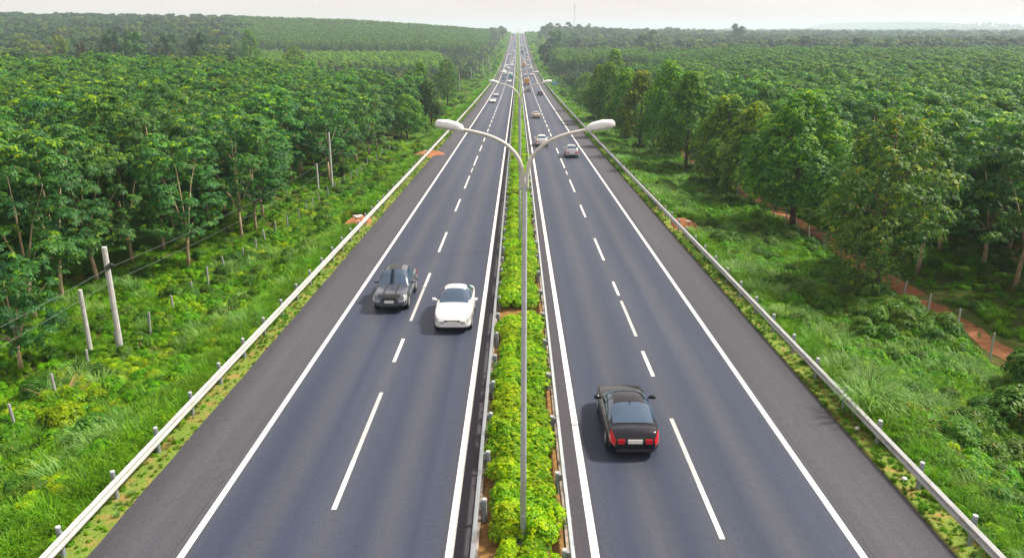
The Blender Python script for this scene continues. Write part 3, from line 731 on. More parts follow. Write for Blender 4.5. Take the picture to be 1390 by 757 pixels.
def car_parts(kind, pm, lights=None):
    """list of (part, parent index or None, MB, material, smooth)"""
    S = SPECS[kind]; Lh = S['L'] / 2; wf, zf, rf = sm(S['w']), sm(S['zc']), sm(S['roof'])
    lift = {'sedan': 0, 'saloon': .03, 'hatchback': 0, 'suv': .04, 'pickup': .10}[kind]
    zb = lambda y: .22 + lift + .12 * np.clip((np.abs(y) - Lh + .5) / .5, 0, 1) ** 2
    out = []
    def ring(y):
        w, zc, b = float(wf(y)), float(zf(y)), float(zb(y)); zs = zc - .035; zm = b + (zs - b) * .5
        return np.array([(0, b), (.9 * w, b), (w, b + .10), (w * 1.0, zm), (.985 * w, zs - .13), (.94 * w, zs - .03), (.82 * w, zs), (.42 * w, zc), (0, zc + .01)])
    def bp(y, t, off=0., side=1):
        r0 = ring(y); i = t * 8; p = np.array([np.interp(i, range(9), r0[:, 0]), np.interp(i, range(9), r0[:, 1])])
        return np.array([side * (p[0] + off * (1 if t < .72 else 0)), y, p[1] + off * (1 if t > .6 else 0)])
    ys = np.concatenate([np.linspace(-Lh, -Lh + .5, 9)[:-1], np.linspace(-Lh + .5, Lh - .6, 16)[:-1], np.linspace(Lh - .6, Lh, 12)])
    b = MB(); G = []
    for y in ys:
        r0 = ring(y); left = [(-x, y, z) for x, z in r0]; right = [(x, y, z) for x, z in r0[::-1]][1:]
        G.append(left + right)
    b.grid(G, flip=False); b.add(G[0], [tuple(reversed(range(len(G[0]))))]); b.add(G[-1], [tuple(range(len(G[-1])))])
    # cabin
    R = np.array(S['roof']); yr, yf = R[0, 0], R[-1, 0]; e = {'pickup': .30, 'suv': .36}.get(kind, .42)
    wc = lambda y: float(wf(y)) * .955
    def cz(y, xf, off=0.):          # height of the cabin skin at x fraction
        zb_ = float(zf(y)) - .06; zt = max(zb_ + .01, float(rf(y)))
        return zb_ + (zt - zb_) * (1 - abs(xf) ** (1 / e * 1.25)) ** (e) + off
    def cp(y, s, off=0., side=1):   # point on the cabin side at height fraction s
        zb_ = float(zf(y)) - .06; zt = max(zb_ + .01, float(rf(y))); s = min(s, .9999)
        xf = (1 - s ** (1 / e)) ** (e / 1.25); z = zb_ + (zt - zb_) * s
        tum = 1 - .22 * (z - zb_)
        return np.array([side * (wc(y) * xf * tum + off), y, z])
    G = []
    cys = np.concatenate([np.linspace(yr, yr + .5, 9)[:-1], np.linspace(yr + .5, yf - .8, 10)[:-1], np.linspace(yf - .8, yf, 13)])
    fr = [0, .2, .4, .6, .75, .86, .94, .98, .995, 1.]
    for y in cys:
        G.append([cp(y, q, 0, -1) for q in fr] + [cp(y, q, 0, 1) for q in fr[::-1]][1:])
    b.grid(G)
    out.append(('body', None, b, pm, True))
    if kind == 'pickup':
        G = [[(sgn_ * cp(y, q_, 0, 1)[0], y, cp(y, q_, 0, 1)[2] + .008) for sgn_, q_ in ((-1, .985), (-1, .998), (1, .9999), (1, .998), (1, .985))] for y in np.linspace(-.90, .36, 10)]
        G = [[(x_ if j_ != 2 else 0., y_, z_) for j_, (x_, y_, z_) in enumerate(r_)] for r_ in G]
        out.append(('roof_panel', None, MB().grid(G), M['black_trim'], True))
    # windscreen and rear window follow the cabin skin
    def band(ya, yb, xm, off, n=9):
        G = []
        for y in np.linspace(ya, yb, n):
            row = []
            for xf in np.linspace(-xm, xm, 13):
                zb_ = float(zf(y)) - .06
                # find side fraction for xf
                s = (1 - abs(xf) ** (1.25 / e)) ** e; p = cp(y, s, 0, 1); row.append((np.sign(xf) * p[0] if xf else 0., y, p[2] + off))
            G.append(row)
        return MB().grid(G)
    rfmax = R[:, 1].max(); yy = np.linspace(yr, yf, 400); rr = rf(yy)
    kmax = int(np.argmax(rr))
    fy = lambda z: float(np.interp(-z, -rr[kmax:], yy[kmax:])); ry = lambda z: float(np.interp(z, rr[:kmax + 1], yy[:kmax + 1]))
    zbelt = float(zf(0)); hgt = rfmax - zbelt
    out.append(('windshield', None, band(fy(zbelt + .95 * hgt), fy(zbelt + .06), .86, .010), M['glass'], True))
    out.append(('rear_window', None, band(ry(zbelt + (.22 if kind not in ('sedan', 'saloon') else .10)), ry(zbelt + .9 * hgt), .84, .010), M['glass'], True))
    for side in (-1, 1):
        for a, c in ((None, S['bpil'] - .045), (S['bpil'] + .045, None)):
            G = []
            for s in np.linspace(.16, .80, 6):
                z = zbelt + s * hgt
                lo = (ry(z + .07) + .06) if a is None else a; hi = (fy(z + .07) - .05) if c is None else c
                row = []
                for y in np.linspace(lo, max(lo + .02, hi), 9):
                    zb_ = float(zf(y)) - .06; zt = float(rf(y)); q = np.clip((z - zb_) / max(zt - zb_, .05), .02, .97); row.append(cp(y, q, .010, side))
                G.append(row)
            out.append(('side_window', None, MB().grid(G, flip=side < 0), M['glass'], True))
    for side in (-1, 1):
        def patch(ya, yb, ta, tb, off=.014):
            return MB().grid([[bp(y, t, off, side) for t in np.linspace(ta, tb, 6)] for y in np.linspace(ya, yb, 6)], flip=side < 0)
        hl_ = patch(Lh - .45, Lh - .04, .40, .62); wl = float(wf(Lh)); zl_ = float(zf(Lh)); hl_.box((min(side * wl * .98, side * (wl - .26)), Lh - .05, zl_ - .17), (max(side * wl * .98, side * (wl - .26)), Lh + .008, zl_ - .05)); out.append(('headlight', None, hl_, M['clear_lens'], False))
        out.append(('taillight', None, patch(-Lh + .02, -Lh + .32, .36, .64), M['red_lens'], True))
        yb = -Lh - .012
        mr = MB(); y0 = yf - .62; x0 = float(wf(y0)) * .96; z0 = float(zf(y0))
        mr.tube([(side * x0, y0, z0 + .02), (side * (x0 + .10), y0, z0 + .06), (side * (x0 + .22), y0 - .02, z0 + .07), (side * (x0 + .27), y0 - .02, z0 + .07)], [.035, .075, .095, .07], 8)
        out.append(('side_mirror', None, mr, pm, True))
    rt = MB(); wr = float(wf(-Lh)); zt_ = float(zf(-Lh + .05))
    for s in (-1, 1): rt.box((s * wr * .72 - .12, -Lh - .018, zt_ - .26), (s * wr * .72 + .12, -Lh + .06, zt_ - .10))
    out.append(('tail_reflector', None, rt, M['red_lens'], False))
    for (y, s) in ((Lh + .012, 1), (-Lh - .016, -1)):
        zz = .48 + lift if s > 0 else (.62 + lift if kind != 'pickup' else .70)
        out.append(('number_plate', None, MB().box((-.25, y - .012, zz), (.25, y + .012, zz + .15)), M['plate'], False))
    zg = float(zf(Lh)); gr = MB().box((-.40, Lh - .03, zg - .09 + lift * .5), (.40, Lh + .006, zg - .02 + lift)); gr.box((-.42, Lh - .05, .27 + lift), (.42, Lh + .004, .32 + lift))
    out.append(('grille', None, gr, M['black_trim'], False))
    out.append(('rear_bumper', None, MB().box((-wr * .95, -Lh - .008, .30 + lift), (wr * .95, -Lh + .05, .42 + lift)), M['black_trim'], False))
    if kind == 'pickup':
        G = [[(x, y, float(zf(y)) + .022) for x in np.linspace(-.74, .74, 5)] for y in np.linspace(-2.52, -1.24, 6)]
        out.append(('bed_cover', None, MB().grid(G, flip=True), M['black_trim'], False))
        hd = MB()
        for s in (-1, 1): hd.grid([[(s * xx, y, float(zf(y)) + .022) for xx in (.28, .37)] for y in np.linspace(1.12, 2.42, 16)], flip=s > 0)
        hd.grid([[(xx, y, float(zf(y)) + .024) for xx in (-.60, -.3, 0, .3, .60)] for y in np.linspace(2.44, 2.60, 6)], flip=True)
        out.append(('hood_stripe', None, hd, M['black_trim'], False))
    if pm.name == 'car_paint_white' and kind == 'saloon':
        out.append(('sunroof', None, band(.05, fy(zbelt + .97 * hgt), .80, .012), M['glass'], True))
    if kind == 'suv':
        rl = MB()
        for s in (-1, 1): rl.tube([(s * .62, y, float(rf(y)) + .02) for y in np.linspace(-1.6, .1, 8)], [.022] * 8, 6)
        out.append(('roof_rail', None, rl, M['black_trim'], True))
    if kind == 'sedan':
        an = MB().tube([(0, -.72, 1.44), (0, -.82, 1.49), (0, -.92, 1.50)], [.03, .02, .008], 6); out.append(('antenna_fin', None, an, pm, True))
    r = S['r']
    for y in S['wh']:
        for s in (-1, 1):
            w = float(wf(y)); ar = MB().tube([(s * (w - .10), y, r + .02), (s * (w + .004), y, r + .02)], [r + .065] * 2, 22)
            out.append(('wheel_arch', None, ar, M['black_trim'], False))
            tw = MB().tube([(s * (w - .20), y, r), (s * (w - .01), y, r), (s * (w + .012), y, r)], [r, r, r * .93], 22)
            out.append(('wheel', None, tw, M['rubber_black'], True)); k = len(out) - 1
            rm = MB().tube([(s * (w + .010), y, r), (s * (w + .022), y, r)], [r * .64, r * .52], 14); out.append(('rim', k, rm, M['chrome'], False))
    return out
def truck_parts(kind, pm, boxm):
    """box truck / bus: cab at +y"""
    out = []; Lh = 3.6 if kind == 'truck' else 5.2; W_ = 1.05; H = 2.9 if kind == 'truck' else 3.0
    b = MB()
    if kind == 'truck':
        prof_ = [(1.75, .45), (3.55, .45), (3.6, 1.1), (3.45, 1.45), (3.2, 2.15), (2.9, 2.25), (1.75, 2.25)]
    else:
        prof_ = [(-5.2, .4), (5.1, .4), (5.2, 1.1), (5.0, 2.8), (4.7, 3.0), (-5.1, 3.0), (-5.2, 2.8)]
    n = len(prof_); b.add([(s * W_, y, z) for s in (-1, 1) for y, z in prof_], [tuple(range(n)), tuple(reversed(range(n, 2 * n)))] + [(i + n, (i + 1) % n + n, (i + 1) % n, i) for i in range(n)])
    out.append(('body', None, b, pm, False))
    if kind == 'truck':
        out.append(('cargo_box', None, MB().box((-1.1, -3.6, .75), (1.1, 1.65, H)), boxm, False))
        out.append(('windshield', None, MB().add([(-.9, 3.47, 1.47), (.9, 3.47, 1.47), (.9, 3.24, 2.1), (-.9, 3.24, 2.1)], [(0, 1, 2, 3)]), M['glass'], False))
        out.append(('chassis', None, MB().box((-.5, -3.5, .5), (.5, 1.7, .72)), M['black_trim'], False)); wh = (-2.2, 2.6); yf = 3.6
    else:
        out.append(('windshield', None, MB().add([(-.95, 5.21, 1.2), (.95, 5.21, 1.2), (.95, 5.03, 2.6), (-.95, 5.03, 2.6)], [(0, 1, 2, 3)]), M['glass'], False)); wh = (-3.2, 3.4); yf = 5.2
        out.append(('side_window', None, MB().box((-1.06, -4.9, 1.6), (1.06, 4.6, 2.5)), M['glass'], False))
    hl = MB()
    for s in (-1, 1): hl.box((s * .75 - .16, yf - .02, .72), (s * .75 + .16, yf + .02, .92))
    out.append(('headlight', None, hl, M['clear_lens'], False))
    out.append(('tail_reflector', None, MB().box((-1.0, -Lh - .02, .8), (-.75, -Lh, .95)).box((.75, -Lh - .02, .8), (1.0, -Lh, .95)), M['red_lens'], False))
    for y in wh:
        for s in (-1, 1):
            out.append(('wheel', None, MB().tube([(s * .78, y, .47), (s * 1.08, y, .47)], [.47, .47], 18), M['rubber_black'], False))
    return out
def build_vehicle(name, label, cat, parts, loc, rz, merged=False, group=None):
    if merged:
        mats = []; B = MB()
        for nm, par, b, m, s in parts:
            if m not in mats: mats.append(m)
            off = B.n; B.v += b.v; B.f += [tuple(i + off for i in q) for q in b.f]; B.m += [mats.index(m)] * len(b.f); B.n += b.n
        o = link(name, B.mesh(name, mats), loc=loc); o.rotation_euler = (0, 0, rz); return tag(o, label, cat, group)
    t = thing(name, label, cat, loc, rz, group); objs = []
    for nm, par, b, m, s in parts:
        objs.append(link(nm, b.mesh(nm, m, s), t if par is None else objs[par]))
    return t
WHITE = paint('white', (.78, .78, .77)); SILVER = paint('silver', (.50, .52, .55), .4); BLACK = paint('black', (.006, .007, .012), rough=.22); GREY = paint('slate', (.085, .10, .13), .45)
NAVY = paint('navy', (.03, .04, .14)); RED = paint('red', (.45, .02, .03)); ORANGE = paint('orange', (.62, .25, .02)); BEIGE = paint('beige', (.60, .54, .44)); TEAL = paint('teal', (.05, .30, .27)); BLUE = paint('blue', (.06, .13, .40))
_q = SPECS['sedan']; SPECS['saloon'] = dict(L=4.95, w=[(a * 4.95 / 4.75, b * 1.03) for a, b in _q['w']], zc=[(a * 4.95 / 4.75, b * 1.18) for a, b in _q['zc']], roof=[(a * 1.02, b * 1.20) for a, b in _q['roof']], wh=(-1.42, 1.46), r=.36, bpil=-.25)
LEN = {'saloon': 4.95, 'sedan': 4.75, 'suv': 4.6, 'hatchback': 3.9, 'pickup': 5.3, 'truck': 7.2, 'bus': 10.4}
PROTO = {}
def vehicle(kind, pm, u, v, lane, label, boxm=None, group=None):
    """u, v: where the photo shows the foot of the end nearest the camera; lane -1 oncoming, +1 going away"""
    P = hit(u, v); y = P[1] + LEN[kind] / 2 + (-.05 if v > 300 else 0); x = P[0]
    lanes = np.array([3.9, 7.65]) * (-1 if lane < 0 else 1)
    if v < 150: x = lanes[np.argmin(abs(lanes - x))] * .75 + x * .25
    sl = (float(zr(y + 1)) - float(zr(y - 1))) / 2
    rz = math.pi if lane < 0 else 0.
    far = P[1] > 190
    parts = truck_parts(kind, pm, boxm or pm) if kind in ('truck', 'bus') else car_parts(kind, pm)
    nm = {'sedan': 'car', 'saloon': 'car', 'hatchback': 'car', 'suv': 'car', 'pickup': 'pickup_truck', 'truck': 'truck', 'bus': 'bus'}[kind]
    cat = {'sedan': 'car', 'saloon': 'car', 'hatchback': 'car', 'suv': 'car', 'pickup': 'pickup truck', 'truck': 'truck', 'bus': 'bus'}[kind]
    o = build_vehicle(nm, label, cat, parts, (x, y, float(zr(y)) + .004), rz, far, group)
    o.rotation_euler = (math.atan(sl) * (1 if lane > 0 else -1), 0, rz); return o
vehicle('pickup', GREY, 529, 425, -1, 'dark slate pickup truck with black hood stripes, oncoming in the outer left lane')
vehicle('saloon', WHITE, 614, 453, -1, 'large white sedan coming towards the camera beside the dark pickup')
vehicle('sedan', BLACK, 861, 623, 1, 'black sedan driving away with red tail lights, nearest vehicle on the right carriageway')
vehicle('suv', SILVER, 776.5, 215, 1, 'silver SUV driving away under the right arm of the nearest lamp')
vehicle('suv', WHITE, 735.5, 199.5, 1, 'white SUV driving away beside the median, just behind the lamp arm')
vehicle('hatchback', BEIGE, 727.8, 161, 1, 'pale beige car driving away alone in the inner right lane')
vehicle('suv', BLACK, 732.5, 130, 1, 'black car driving away in the outer right lane ahead of the beige car')
vehicle('hatchback', GREY, 716.9, 125, 1, 'dark grey small car in the inner right lane beside the black one')
vehicle('truck', BLACK, 715.3, 116, 1, 'small dark truck with an orange load box in the inner right lane', ORANGE)
vehicle('sedan', WHITE, 669.5, 140, -1, 'white sedan oncoming in the outer left lane, nearer of two white cars')
vehicle('sedan', SILVER, 673.7, 131.5, -1, 'pale silver sedan right behind the white one in the outer left lane')
vehicle('suv', WHITE, 690.3, 112.5, -1, 'white car oncoming in the inner left lane below the teal truck')
vehicle('hatchback', NAVY, 683.4, 107.6, -1, 'small dark blue car oncoming in front of the white truck')
vehicle('truck', TEAL, 694, 106.6, -1, 'truck with a teal cab and white box, oncoming in the inner left lane', WHITE)
vehicle('truck', WHITE, 685.6, 102.5, -1, 'white box truck oncoming in the outer left lane', WHITE)
vehicle('truck', SILVER, 688.2, 94.8, -1, 'pale silver box truck following the white box truck', WHITE)
vehicle('sedan', WHITE, 720, 103.3, 1, 'white car driving away in the outer right lane far ahead')
vehicle('sedan', BEIGE, 714, 103.8, 1, 'beige car driving away beside the far white one')
FAR = [('truck', ORANGE, 711.5, 91, 1, 'orange truck far ahead in the inner right lane', ORANGE), ('suv', WHITE, 695, 89.3, -1, 'white car oncoming just behind the teal truck', None),
       ('suv', SILVER, 694.5, 85, -1, 'grey silver car in the far queue of oncoming traffic', None), ('hatchback', BEIGE, 697, 80, -1, 'cream car small in the far oncoming inner lane', None),
       ('suv', WHITE, 691.8, 75.5, -1, 'bright white car far off in the oncoming outer lane', None), ('suv', WHITE, 697.3, 70.4, -1, 'white car far off in the oncoming inner lane', None),
       ('sedan', BLACK, 698.6, 61, -1, 'dark car oncoming high on the distant slope', None), ('truck', ORANGE, 696.4, 54.2, -1, 'orange truck high on the distant slope', ORANGE),
       ('hatchback', BLUE, 699.6, 53, -1, 'blue car beside the distant orange truck', None), ('bus', WHITE, 700.2, 49.6, -1, 'white bus coming over the road crest', None),
       ('truck', BLACK, 696.8, 49.4, -1, 'dark truck coming over the road crest beside the bus', BLACK),
       ('sedan', WHITE, 715, 83.3, 1, 'white car going away, the nearer in the far outer right lane', None), ('sedan', SILVER, 712.4, 81, 1, 'silver car going away in the far inner right lane', None),
       ('suv', WHITE, 714.8, 79.6, 1, 'white tall car just ahead of the far white one', None), ('sedan', TEAL, 709.2, 79.2, 1, 'pale teal car close to the median far ahead', None),
       ('truck', BLACK, 709.3, 73.4, 1, 'dark truck going away on the far inner right lane', BLACK), ('suv', SILVER, 715, 75, 1, 'silver tall car beside the distant dark truck', None),
       ('sedan', NAVY, 713, 67.8, 1, 'dark navy car going away on the distant slope', None), ('truck', SILVER, 709, 64.8, 1, 'pale truck going away on the distant slope', WHITE),
       ('hatchback', RED, 711.4, 57.3, 1, 'red car going away high on the distant slope', None), ('sedan', BLACK, 709, 49.6, 1, 'dark car going away at the road crest', None)]
for kind, pm, u, v, lane, lb, bx in FAR: vehicle(kind, pm, u, v, lane, lb, bx)

# ================================================================== POLES, POSTS, WIRES, SIGN
def pole_height(P, vt):
    lo, hi = .3, 60.
    for _ in range(40):
        m_ = (lo + hi) / 2
        if proj(P + np.array([0, 0, m_]))[1] > vt: lo = m_
        else: hi = m_
    return lo
def stake(h, r, r2, m, name='pole', seed=0):
    mb = MB(); mb.tube([(0, 0, -.6), (0, 0, h * .5), (0, 0, h - .02), (0, 0, h)], [r, (r + r2) / 2, r2, r2 * .8], 9); return mb.mesh(name, m, False)
UP = [(166, 486, 335, .15, 'thick pale concrete utility pole with a black clamp, tallest at the left fence'), (124.5, 484, 393, .12, 'shorter bare concrete post standing left of the thick utility pole'),
      (452, 263, 180, .11, 'slim grey utility pole in front of the rubber trees'), (433, 266, 222, .10, 'short grey post just left of the slim utility pole'),
      (546, 192, 137, .11, 'tall slim utility pole beside the dark round tree'), (529, 182, 153, .10, 'short grey post left of the tall slim pole'),
      (624, 134, 101, .12, 'pale utility pole in front of the tall light green tree'), (619.5, 131, 107, .11, 'brownish post beside the pale utility pole'),
      (631.5, 103, 88, .12, 'lone pole rising from the far bushes on the left'), (648.6, 104, 82, .13, 'slim pole among yellow-green bushes far on the left'),
      (660.6, 99, 80, .13, 'pole left of the far yellow-green shrub'), (666.6, 106, 87, .14, 'pole at the far left guardrail')]
POLES = []
for u, v, vt, r, lb in UP:
    P = hit(u, v, gz); h = pole_height(P, vt); POLES.append((P, h))
    o = thing('utility_pole', lb, 'utility pole', P, group='poles along the left fence'); link('shaft', stake(h, r, r * .85, M['concrete'], 'shaft'), o)
    if len(POLES) == 1:
        mb = MB(); mb.tube([(-.15, -.10, h * .80), (.02, -.17, h * .82), (.2, -.06, h * .85), (.19, .1, h * .84), (-.05, .19, h * .79), (-.19, .02, h * .74)], [.07, .1, .1, .09, .09, .07], 7); link('clamp', mb.mesh('clamp', M['black_trim']), o)
far_px = [(668, 62, 51), (671, 58, 49), (675, 55, 46), (679, 53, 45), (664, 92, 74), (656, 97, 78), (640, 104, 92)]
for u, v, vt in far_px:
    P = hit(u, v + 8, gz); h = min(12, pole_height(P, vt)); link_o = thing('utility_pole', 'tiny pale pole in the row along the far left roadside', 'utility pole', P, group='far poles of the left roadside'); link('shaft', stake(h, .14, .11, M['concrete'], 'shaft'), link_o)
def wire(pts, label, r=.007):
    path = []
    for a, b in zip(pts[:-1], pts[1:]):
        a, b = np.array(a), np.array(b); n = 10
        for i in range(n): t = i / n; path.append(a + (b - a) * t - np.array([0, 0, 1.6 * t * (1 - t) * np.linalg.norm(b - a) / 40]))
    path.append(np.array(pts[-1])); mb = MB(); mb.tube(path, [r] * len(path), 5); tag(link('overhead_cable', mb.mesh('overhead_cable', M['cable'])), label, 'cable', 'cables on the left poles')
pt = lambda i, f: POLES[i][0] + np.array([0, 0, POLES[i][1] * f])
A = pt(0, .82); back = A + np.array([-3.2, -24, -.6])
wire([back, A + (0.1, 0, 0), pt(2, .62), pt(4, .72)], 'upper thin grey cable strung from the clamped pole along the rubber trees')
wire([back + (0, 0, -.9), A + (0, 0, -.75), pt(2, .45), pt(4, .55)], 'lower thin grey cable strung beneath the other along the rubber trees')

M['old_concrete'] = m_two('old_concrete', (.20, .20, .21), (.36, .36, .37), 6, .3, .7, .9, .2)
SHORT = stake(1.45, .06, .055, M['old_concrete'], 'fence_post'); k = 0
for y in np.arange(27, 122, 2.9):
    x = -19.75 + .15 * math.sin(y * 1.7); 
    o = link('fence_post', SHORT, loc=(x, y, float(gz(x, y)))); o.rotation_euler = (rad(random.uniform(-5, 5)), rad(random.uniform(-5, 5)), random.uniform(0, 3))
    tag(o, 'short grey concrete fence post standing in the left roadside weeds', 'fence post', 'short posts of the left fence')
TALL = stake(1.75, .055, .045, M['old_concrete'], 'fence_post')
for y in np.arange(29, 118, 3.05):
    x = 22.9 + .12 * math.sin(y * 2.1)
    o = link('fence_post', TALL, loc=(x, y, float(gz(x, y)))); o.rotation_euler = (rad(random.uniform(-4, 4)), rad(random.uniform(-6, 6)), random.uniform(0, 3))
    tag(o, 'thin grey fence post beside the red dirt track on the right', 'fence post', 'fence posts along the dirt track')

P = hit(753, 124, gz); t = thing('road_sign', 'small blue road sign beyond the right guardrail', 'road sign', P); h = pole_height(P, 111)
link('sign_post', MB().tube([(-.7, .06, -.3), (-.7, .06, h)], [.05] * 2, 8).tube([(.7, .06, -.3), (.7, .06, h)], [.05] * 2, 8).mesh('sign_post', M['galv_post']), t)
pn = link('panel', MB().box((-1.25, -.02, h - 1.05), (1.25, .02, h)).mesh('panel', M['sign_blue']), t)
link('border', MB().box((-1.15, -.03, h - .62), (1.15, -.022, h - .50)).box((-.9, -.03, h - .36), (.6, -.022, h - .26)).mesh('border', M['sign_white']), pn)
P = hit(685.6, 63, gz); P = np.array([-13.4, P[1], float(gz(-13.4, P[1]))])
tag(link('marker_post', MB().box((-.3, -.12, -.2), (.3, .12, 2.6)).box((-.5, -.14, 1.2), (.5, .14, 2.4)).mesh('marker_post', M['sign_white']), loc=P), 'white marker board at the far left guardrail', 'marker')

# antenna mast on the hill behind the crest
P = np.array([96.0, 1400.0, float(gz(96, 1400))]); h = CAMZ + (HOR - 10) / F * 1400 * 1.02 - P[2]; t = thing('antenna_mast', 'thin antenna mast rising above the trees beyond the road crest', 'mast', P)
mb = MB()
for a in (0, 2.09, 4.19):
    mb.tube([(.85 * math.cos(a), .85 * math.sin(a), -1), (.42 * math.cos(a), .42 * math.sin(a), h)], [.14, .11], 5)
for z in np.arange(0, h, 2.4):
    q = .85 - .43 * z / h
    for a in (0, 2.09, 4.19): mb.tube([(q * math.cos(a), q * math.sin(a), z), (q * math.cos(a + 2.09), q * math.sin(a + 2.09), z + 2.2)], [.06, .06], 4)
link('lattice', mb.mesh('lattice', M['galv_post']), t)
link('antenna', MB().box((-.75, -.2, h - 5), (.75, .2, h - 2.5)).mesh('antenna', M['lamp']), t)

for u, v, lb in ((1163, 584, 'white scrap of litter on the grass by the right guardrail'), (1227, 653, 'crumpled pale bag lying on the right verge'), (1286, 690, 'white cup lying past the guardrail bend on the right verge'), (1085, 478, 'small white paper on the right grass strip higher up')):
    P = hit(u, v, gz); g = np.random.default_rng(int(u)); mb = MB(); G = []
    for i in range(6):
        G.append([(.10 * math.cos(a) * math.sin(math.pi * (i + .3) / 6) * g.uniform(.6, 1.1), .08 * math.sin(a) * math.sin(math.pi * (i + .3) / 6) * g.uniform(.6, 1.1), .08 + .07 * math.cos(math.pi * i / 5) * g.uniform(.6, 1.2)) for a in np.linspace(0, 6.283, 9)])
    mb.grid(G); tag(link('litter', mb.mesh('litter', M['sign_white']), loc=P + np.array([0, 0, .03])), lb, 'litter')

# ================================================================== VEGETATION
def visible(P, m=110, mv=160, zmin=10):
    q = proj(P); return (q[:, 2] > zmin) & (q[:, 0] > -m) & (q[:, 0] < 1390 + m) & (q[:, 1] < 757 + mv)
def tree(name, label, pair, loc, rz, s, group=None, parts=('crown', 'trunk'), cat='tree'):
    t = thing(name, label, cat, loc, rz, group, s); link(parts[0], pair[0], t); link(parts[1], pair[1], t); return t

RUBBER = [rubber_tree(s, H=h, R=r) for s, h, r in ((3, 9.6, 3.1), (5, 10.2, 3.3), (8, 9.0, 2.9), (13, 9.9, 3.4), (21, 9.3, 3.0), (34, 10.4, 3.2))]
pts = []
for i in range(60):            # left plantation
    x0 = -22.6 - 4.9 * i
    for y in np.arange(39 + (i % 2) * 1.7, 236, 4.3):
        x = x0 + RNG.normal(0, .45); yy = y + RNG.normal(0, .55)
        if i == 0 and RNG.random() < .25: continue
        if yy > 205 - 30 * math.exp(i * -.12): continue
        if x > -26 and yy < 48: continue
        pts.append((x, yy, 0))
for i in range(70):            # right plantation
    x0 = 27.6 + 5.0 * i
    for y in np.arange(38 + (i % 2) * 1.9, 455, 4.6 if i < 14 else 5.4):
        x = x0 + RNG.normal(0, .5); yy = y + RNG.normal(0, .6)
        if x < 40 and yy > 120 and x < 31 + (yy - 120) * .05: continue
        if yy > 300 and x < 60: continue
        if x < 30 and 37 < yy < 47.5: continue
        if x < 30.5 and 54 < yy < 135: continue
        pts.append((x, yy, 1))
pts = np.array(pts); P3 = np.stack([pts[:, 0], pts[:, 1], gz(pts[:, 0], pts[:, 1])], 1)
top = P3 + np.array([0, 0, 9.]); vis = visible(P3, 170, 400) | visible(top, 170, 300)
P3 = P3[vis]; sd_ = pts[vis, 2]; o_ = np.argsort(P3[:, 1] * .97 - P3[:, 2] * .2); P3 = P3[o_]; sd_ = sd_[o_]
NB = 300; srcs = {}
for i in range(NB):
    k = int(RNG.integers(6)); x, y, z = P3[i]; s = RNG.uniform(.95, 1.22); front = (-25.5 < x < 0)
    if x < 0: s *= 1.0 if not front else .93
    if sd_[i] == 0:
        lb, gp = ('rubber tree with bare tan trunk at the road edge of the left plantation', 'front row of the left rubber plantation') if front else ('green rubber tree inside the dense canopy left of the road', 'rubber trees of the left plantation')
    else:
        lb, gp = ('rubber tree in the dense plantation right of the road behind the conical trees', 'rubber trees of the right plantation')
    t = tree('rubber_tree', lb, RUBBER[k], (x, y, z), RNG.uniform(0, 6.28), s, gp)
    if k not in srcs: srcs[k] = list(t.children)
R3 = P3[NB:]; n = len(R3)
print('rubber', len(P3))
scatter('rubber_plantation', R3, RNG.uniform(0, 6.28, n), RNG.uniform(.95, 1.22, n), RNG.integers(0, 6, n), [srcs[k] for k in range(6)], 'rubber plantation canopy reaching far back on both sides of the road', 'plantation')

def at(u, Y):                 # lateral position on the ground at forward distance Y which the photo shows at column u
    x = (u - CX) / F * Y
    for _ in range(6):
        q = proj(np.array([x, Y, float(gz(x, Y))])); x += (u - q[0]) / F * q[2]
    return np.array([x, Y, float(gz(x, Y))])
# single trees the photo tells apart
YOUNG = rubber_tree(55, H=6.6, R=2.7, n=900)
P = at(30, 33.6); tree('rubber_tree', 'young slender rubber tree standing alone at the left edge of the photo', YOUNG, P, 1., pole_height(P, 352) / 6.5)
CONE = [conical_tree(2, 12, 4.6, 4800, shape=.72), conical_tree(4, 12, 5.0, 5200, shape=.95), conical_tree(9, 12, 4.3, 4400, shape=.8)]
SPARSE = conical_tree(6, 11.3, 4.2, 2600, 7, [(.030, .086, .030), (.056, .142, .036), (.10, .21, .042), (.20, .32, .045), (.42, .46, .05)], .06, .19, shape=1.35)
RT = [(1185, 46.0, 150, 'SP', .95, 'large sparse tree with yellowing leaves beside the red dirt track'),
      (1074, 65, 122, 1, 1.08, 'broad dark conical tree with bright top, behind the yellowing tree'),
      (1016, 76, 138, 2, .92, 'bushy tree pressed against the left of the broad conical tree'),
      (982, 84, 128, 0, .95, 'middle-sized bushy tree with a yellow-green top in the right-hand row'),
      (930, 98, 96, 0, 1.0, 'pointed symmetrical conical tree standing out from the right-hand row'),
      (903, 112, 82, 1, .85, 'tall greyish tree behind the pointed conical tree'),
      (868, 124, 95, 0, .95, 'round-topped bright tree left of the tall greyish one'),
      (848, 138, 92, 2, .95, 'bright-topped narrow tree further along the right-hand row'),
      (826, 165, 84, 1, .9, 'dark tree at the far end of the right-hand row'),
      (812, 172, 88, 2, .85, 'dark bushy tree next to the end of the right-hand row'),
      (793, 205, 98, 'SP', .9, 'pale loose tree at the end of the right-hand row'),
      (832, 235, 66, 0, 1.0, 'pointed dark tree rising above the row near the far acacias'),
      (1320, 62, 180, 1, .9, 'dark leafy tree deep in the shade at the right')]
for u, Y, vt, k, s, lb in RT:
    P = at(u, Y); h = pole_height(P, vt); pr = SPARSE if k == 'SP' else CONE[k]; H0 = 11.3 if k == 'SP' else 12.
    t = tree('leafy_tree', lb, pr, P, RNG.uniform(0, 6.28), 1.); s2 = h / H0; t.scale = (s * 1.02, s * 1.02, s2)
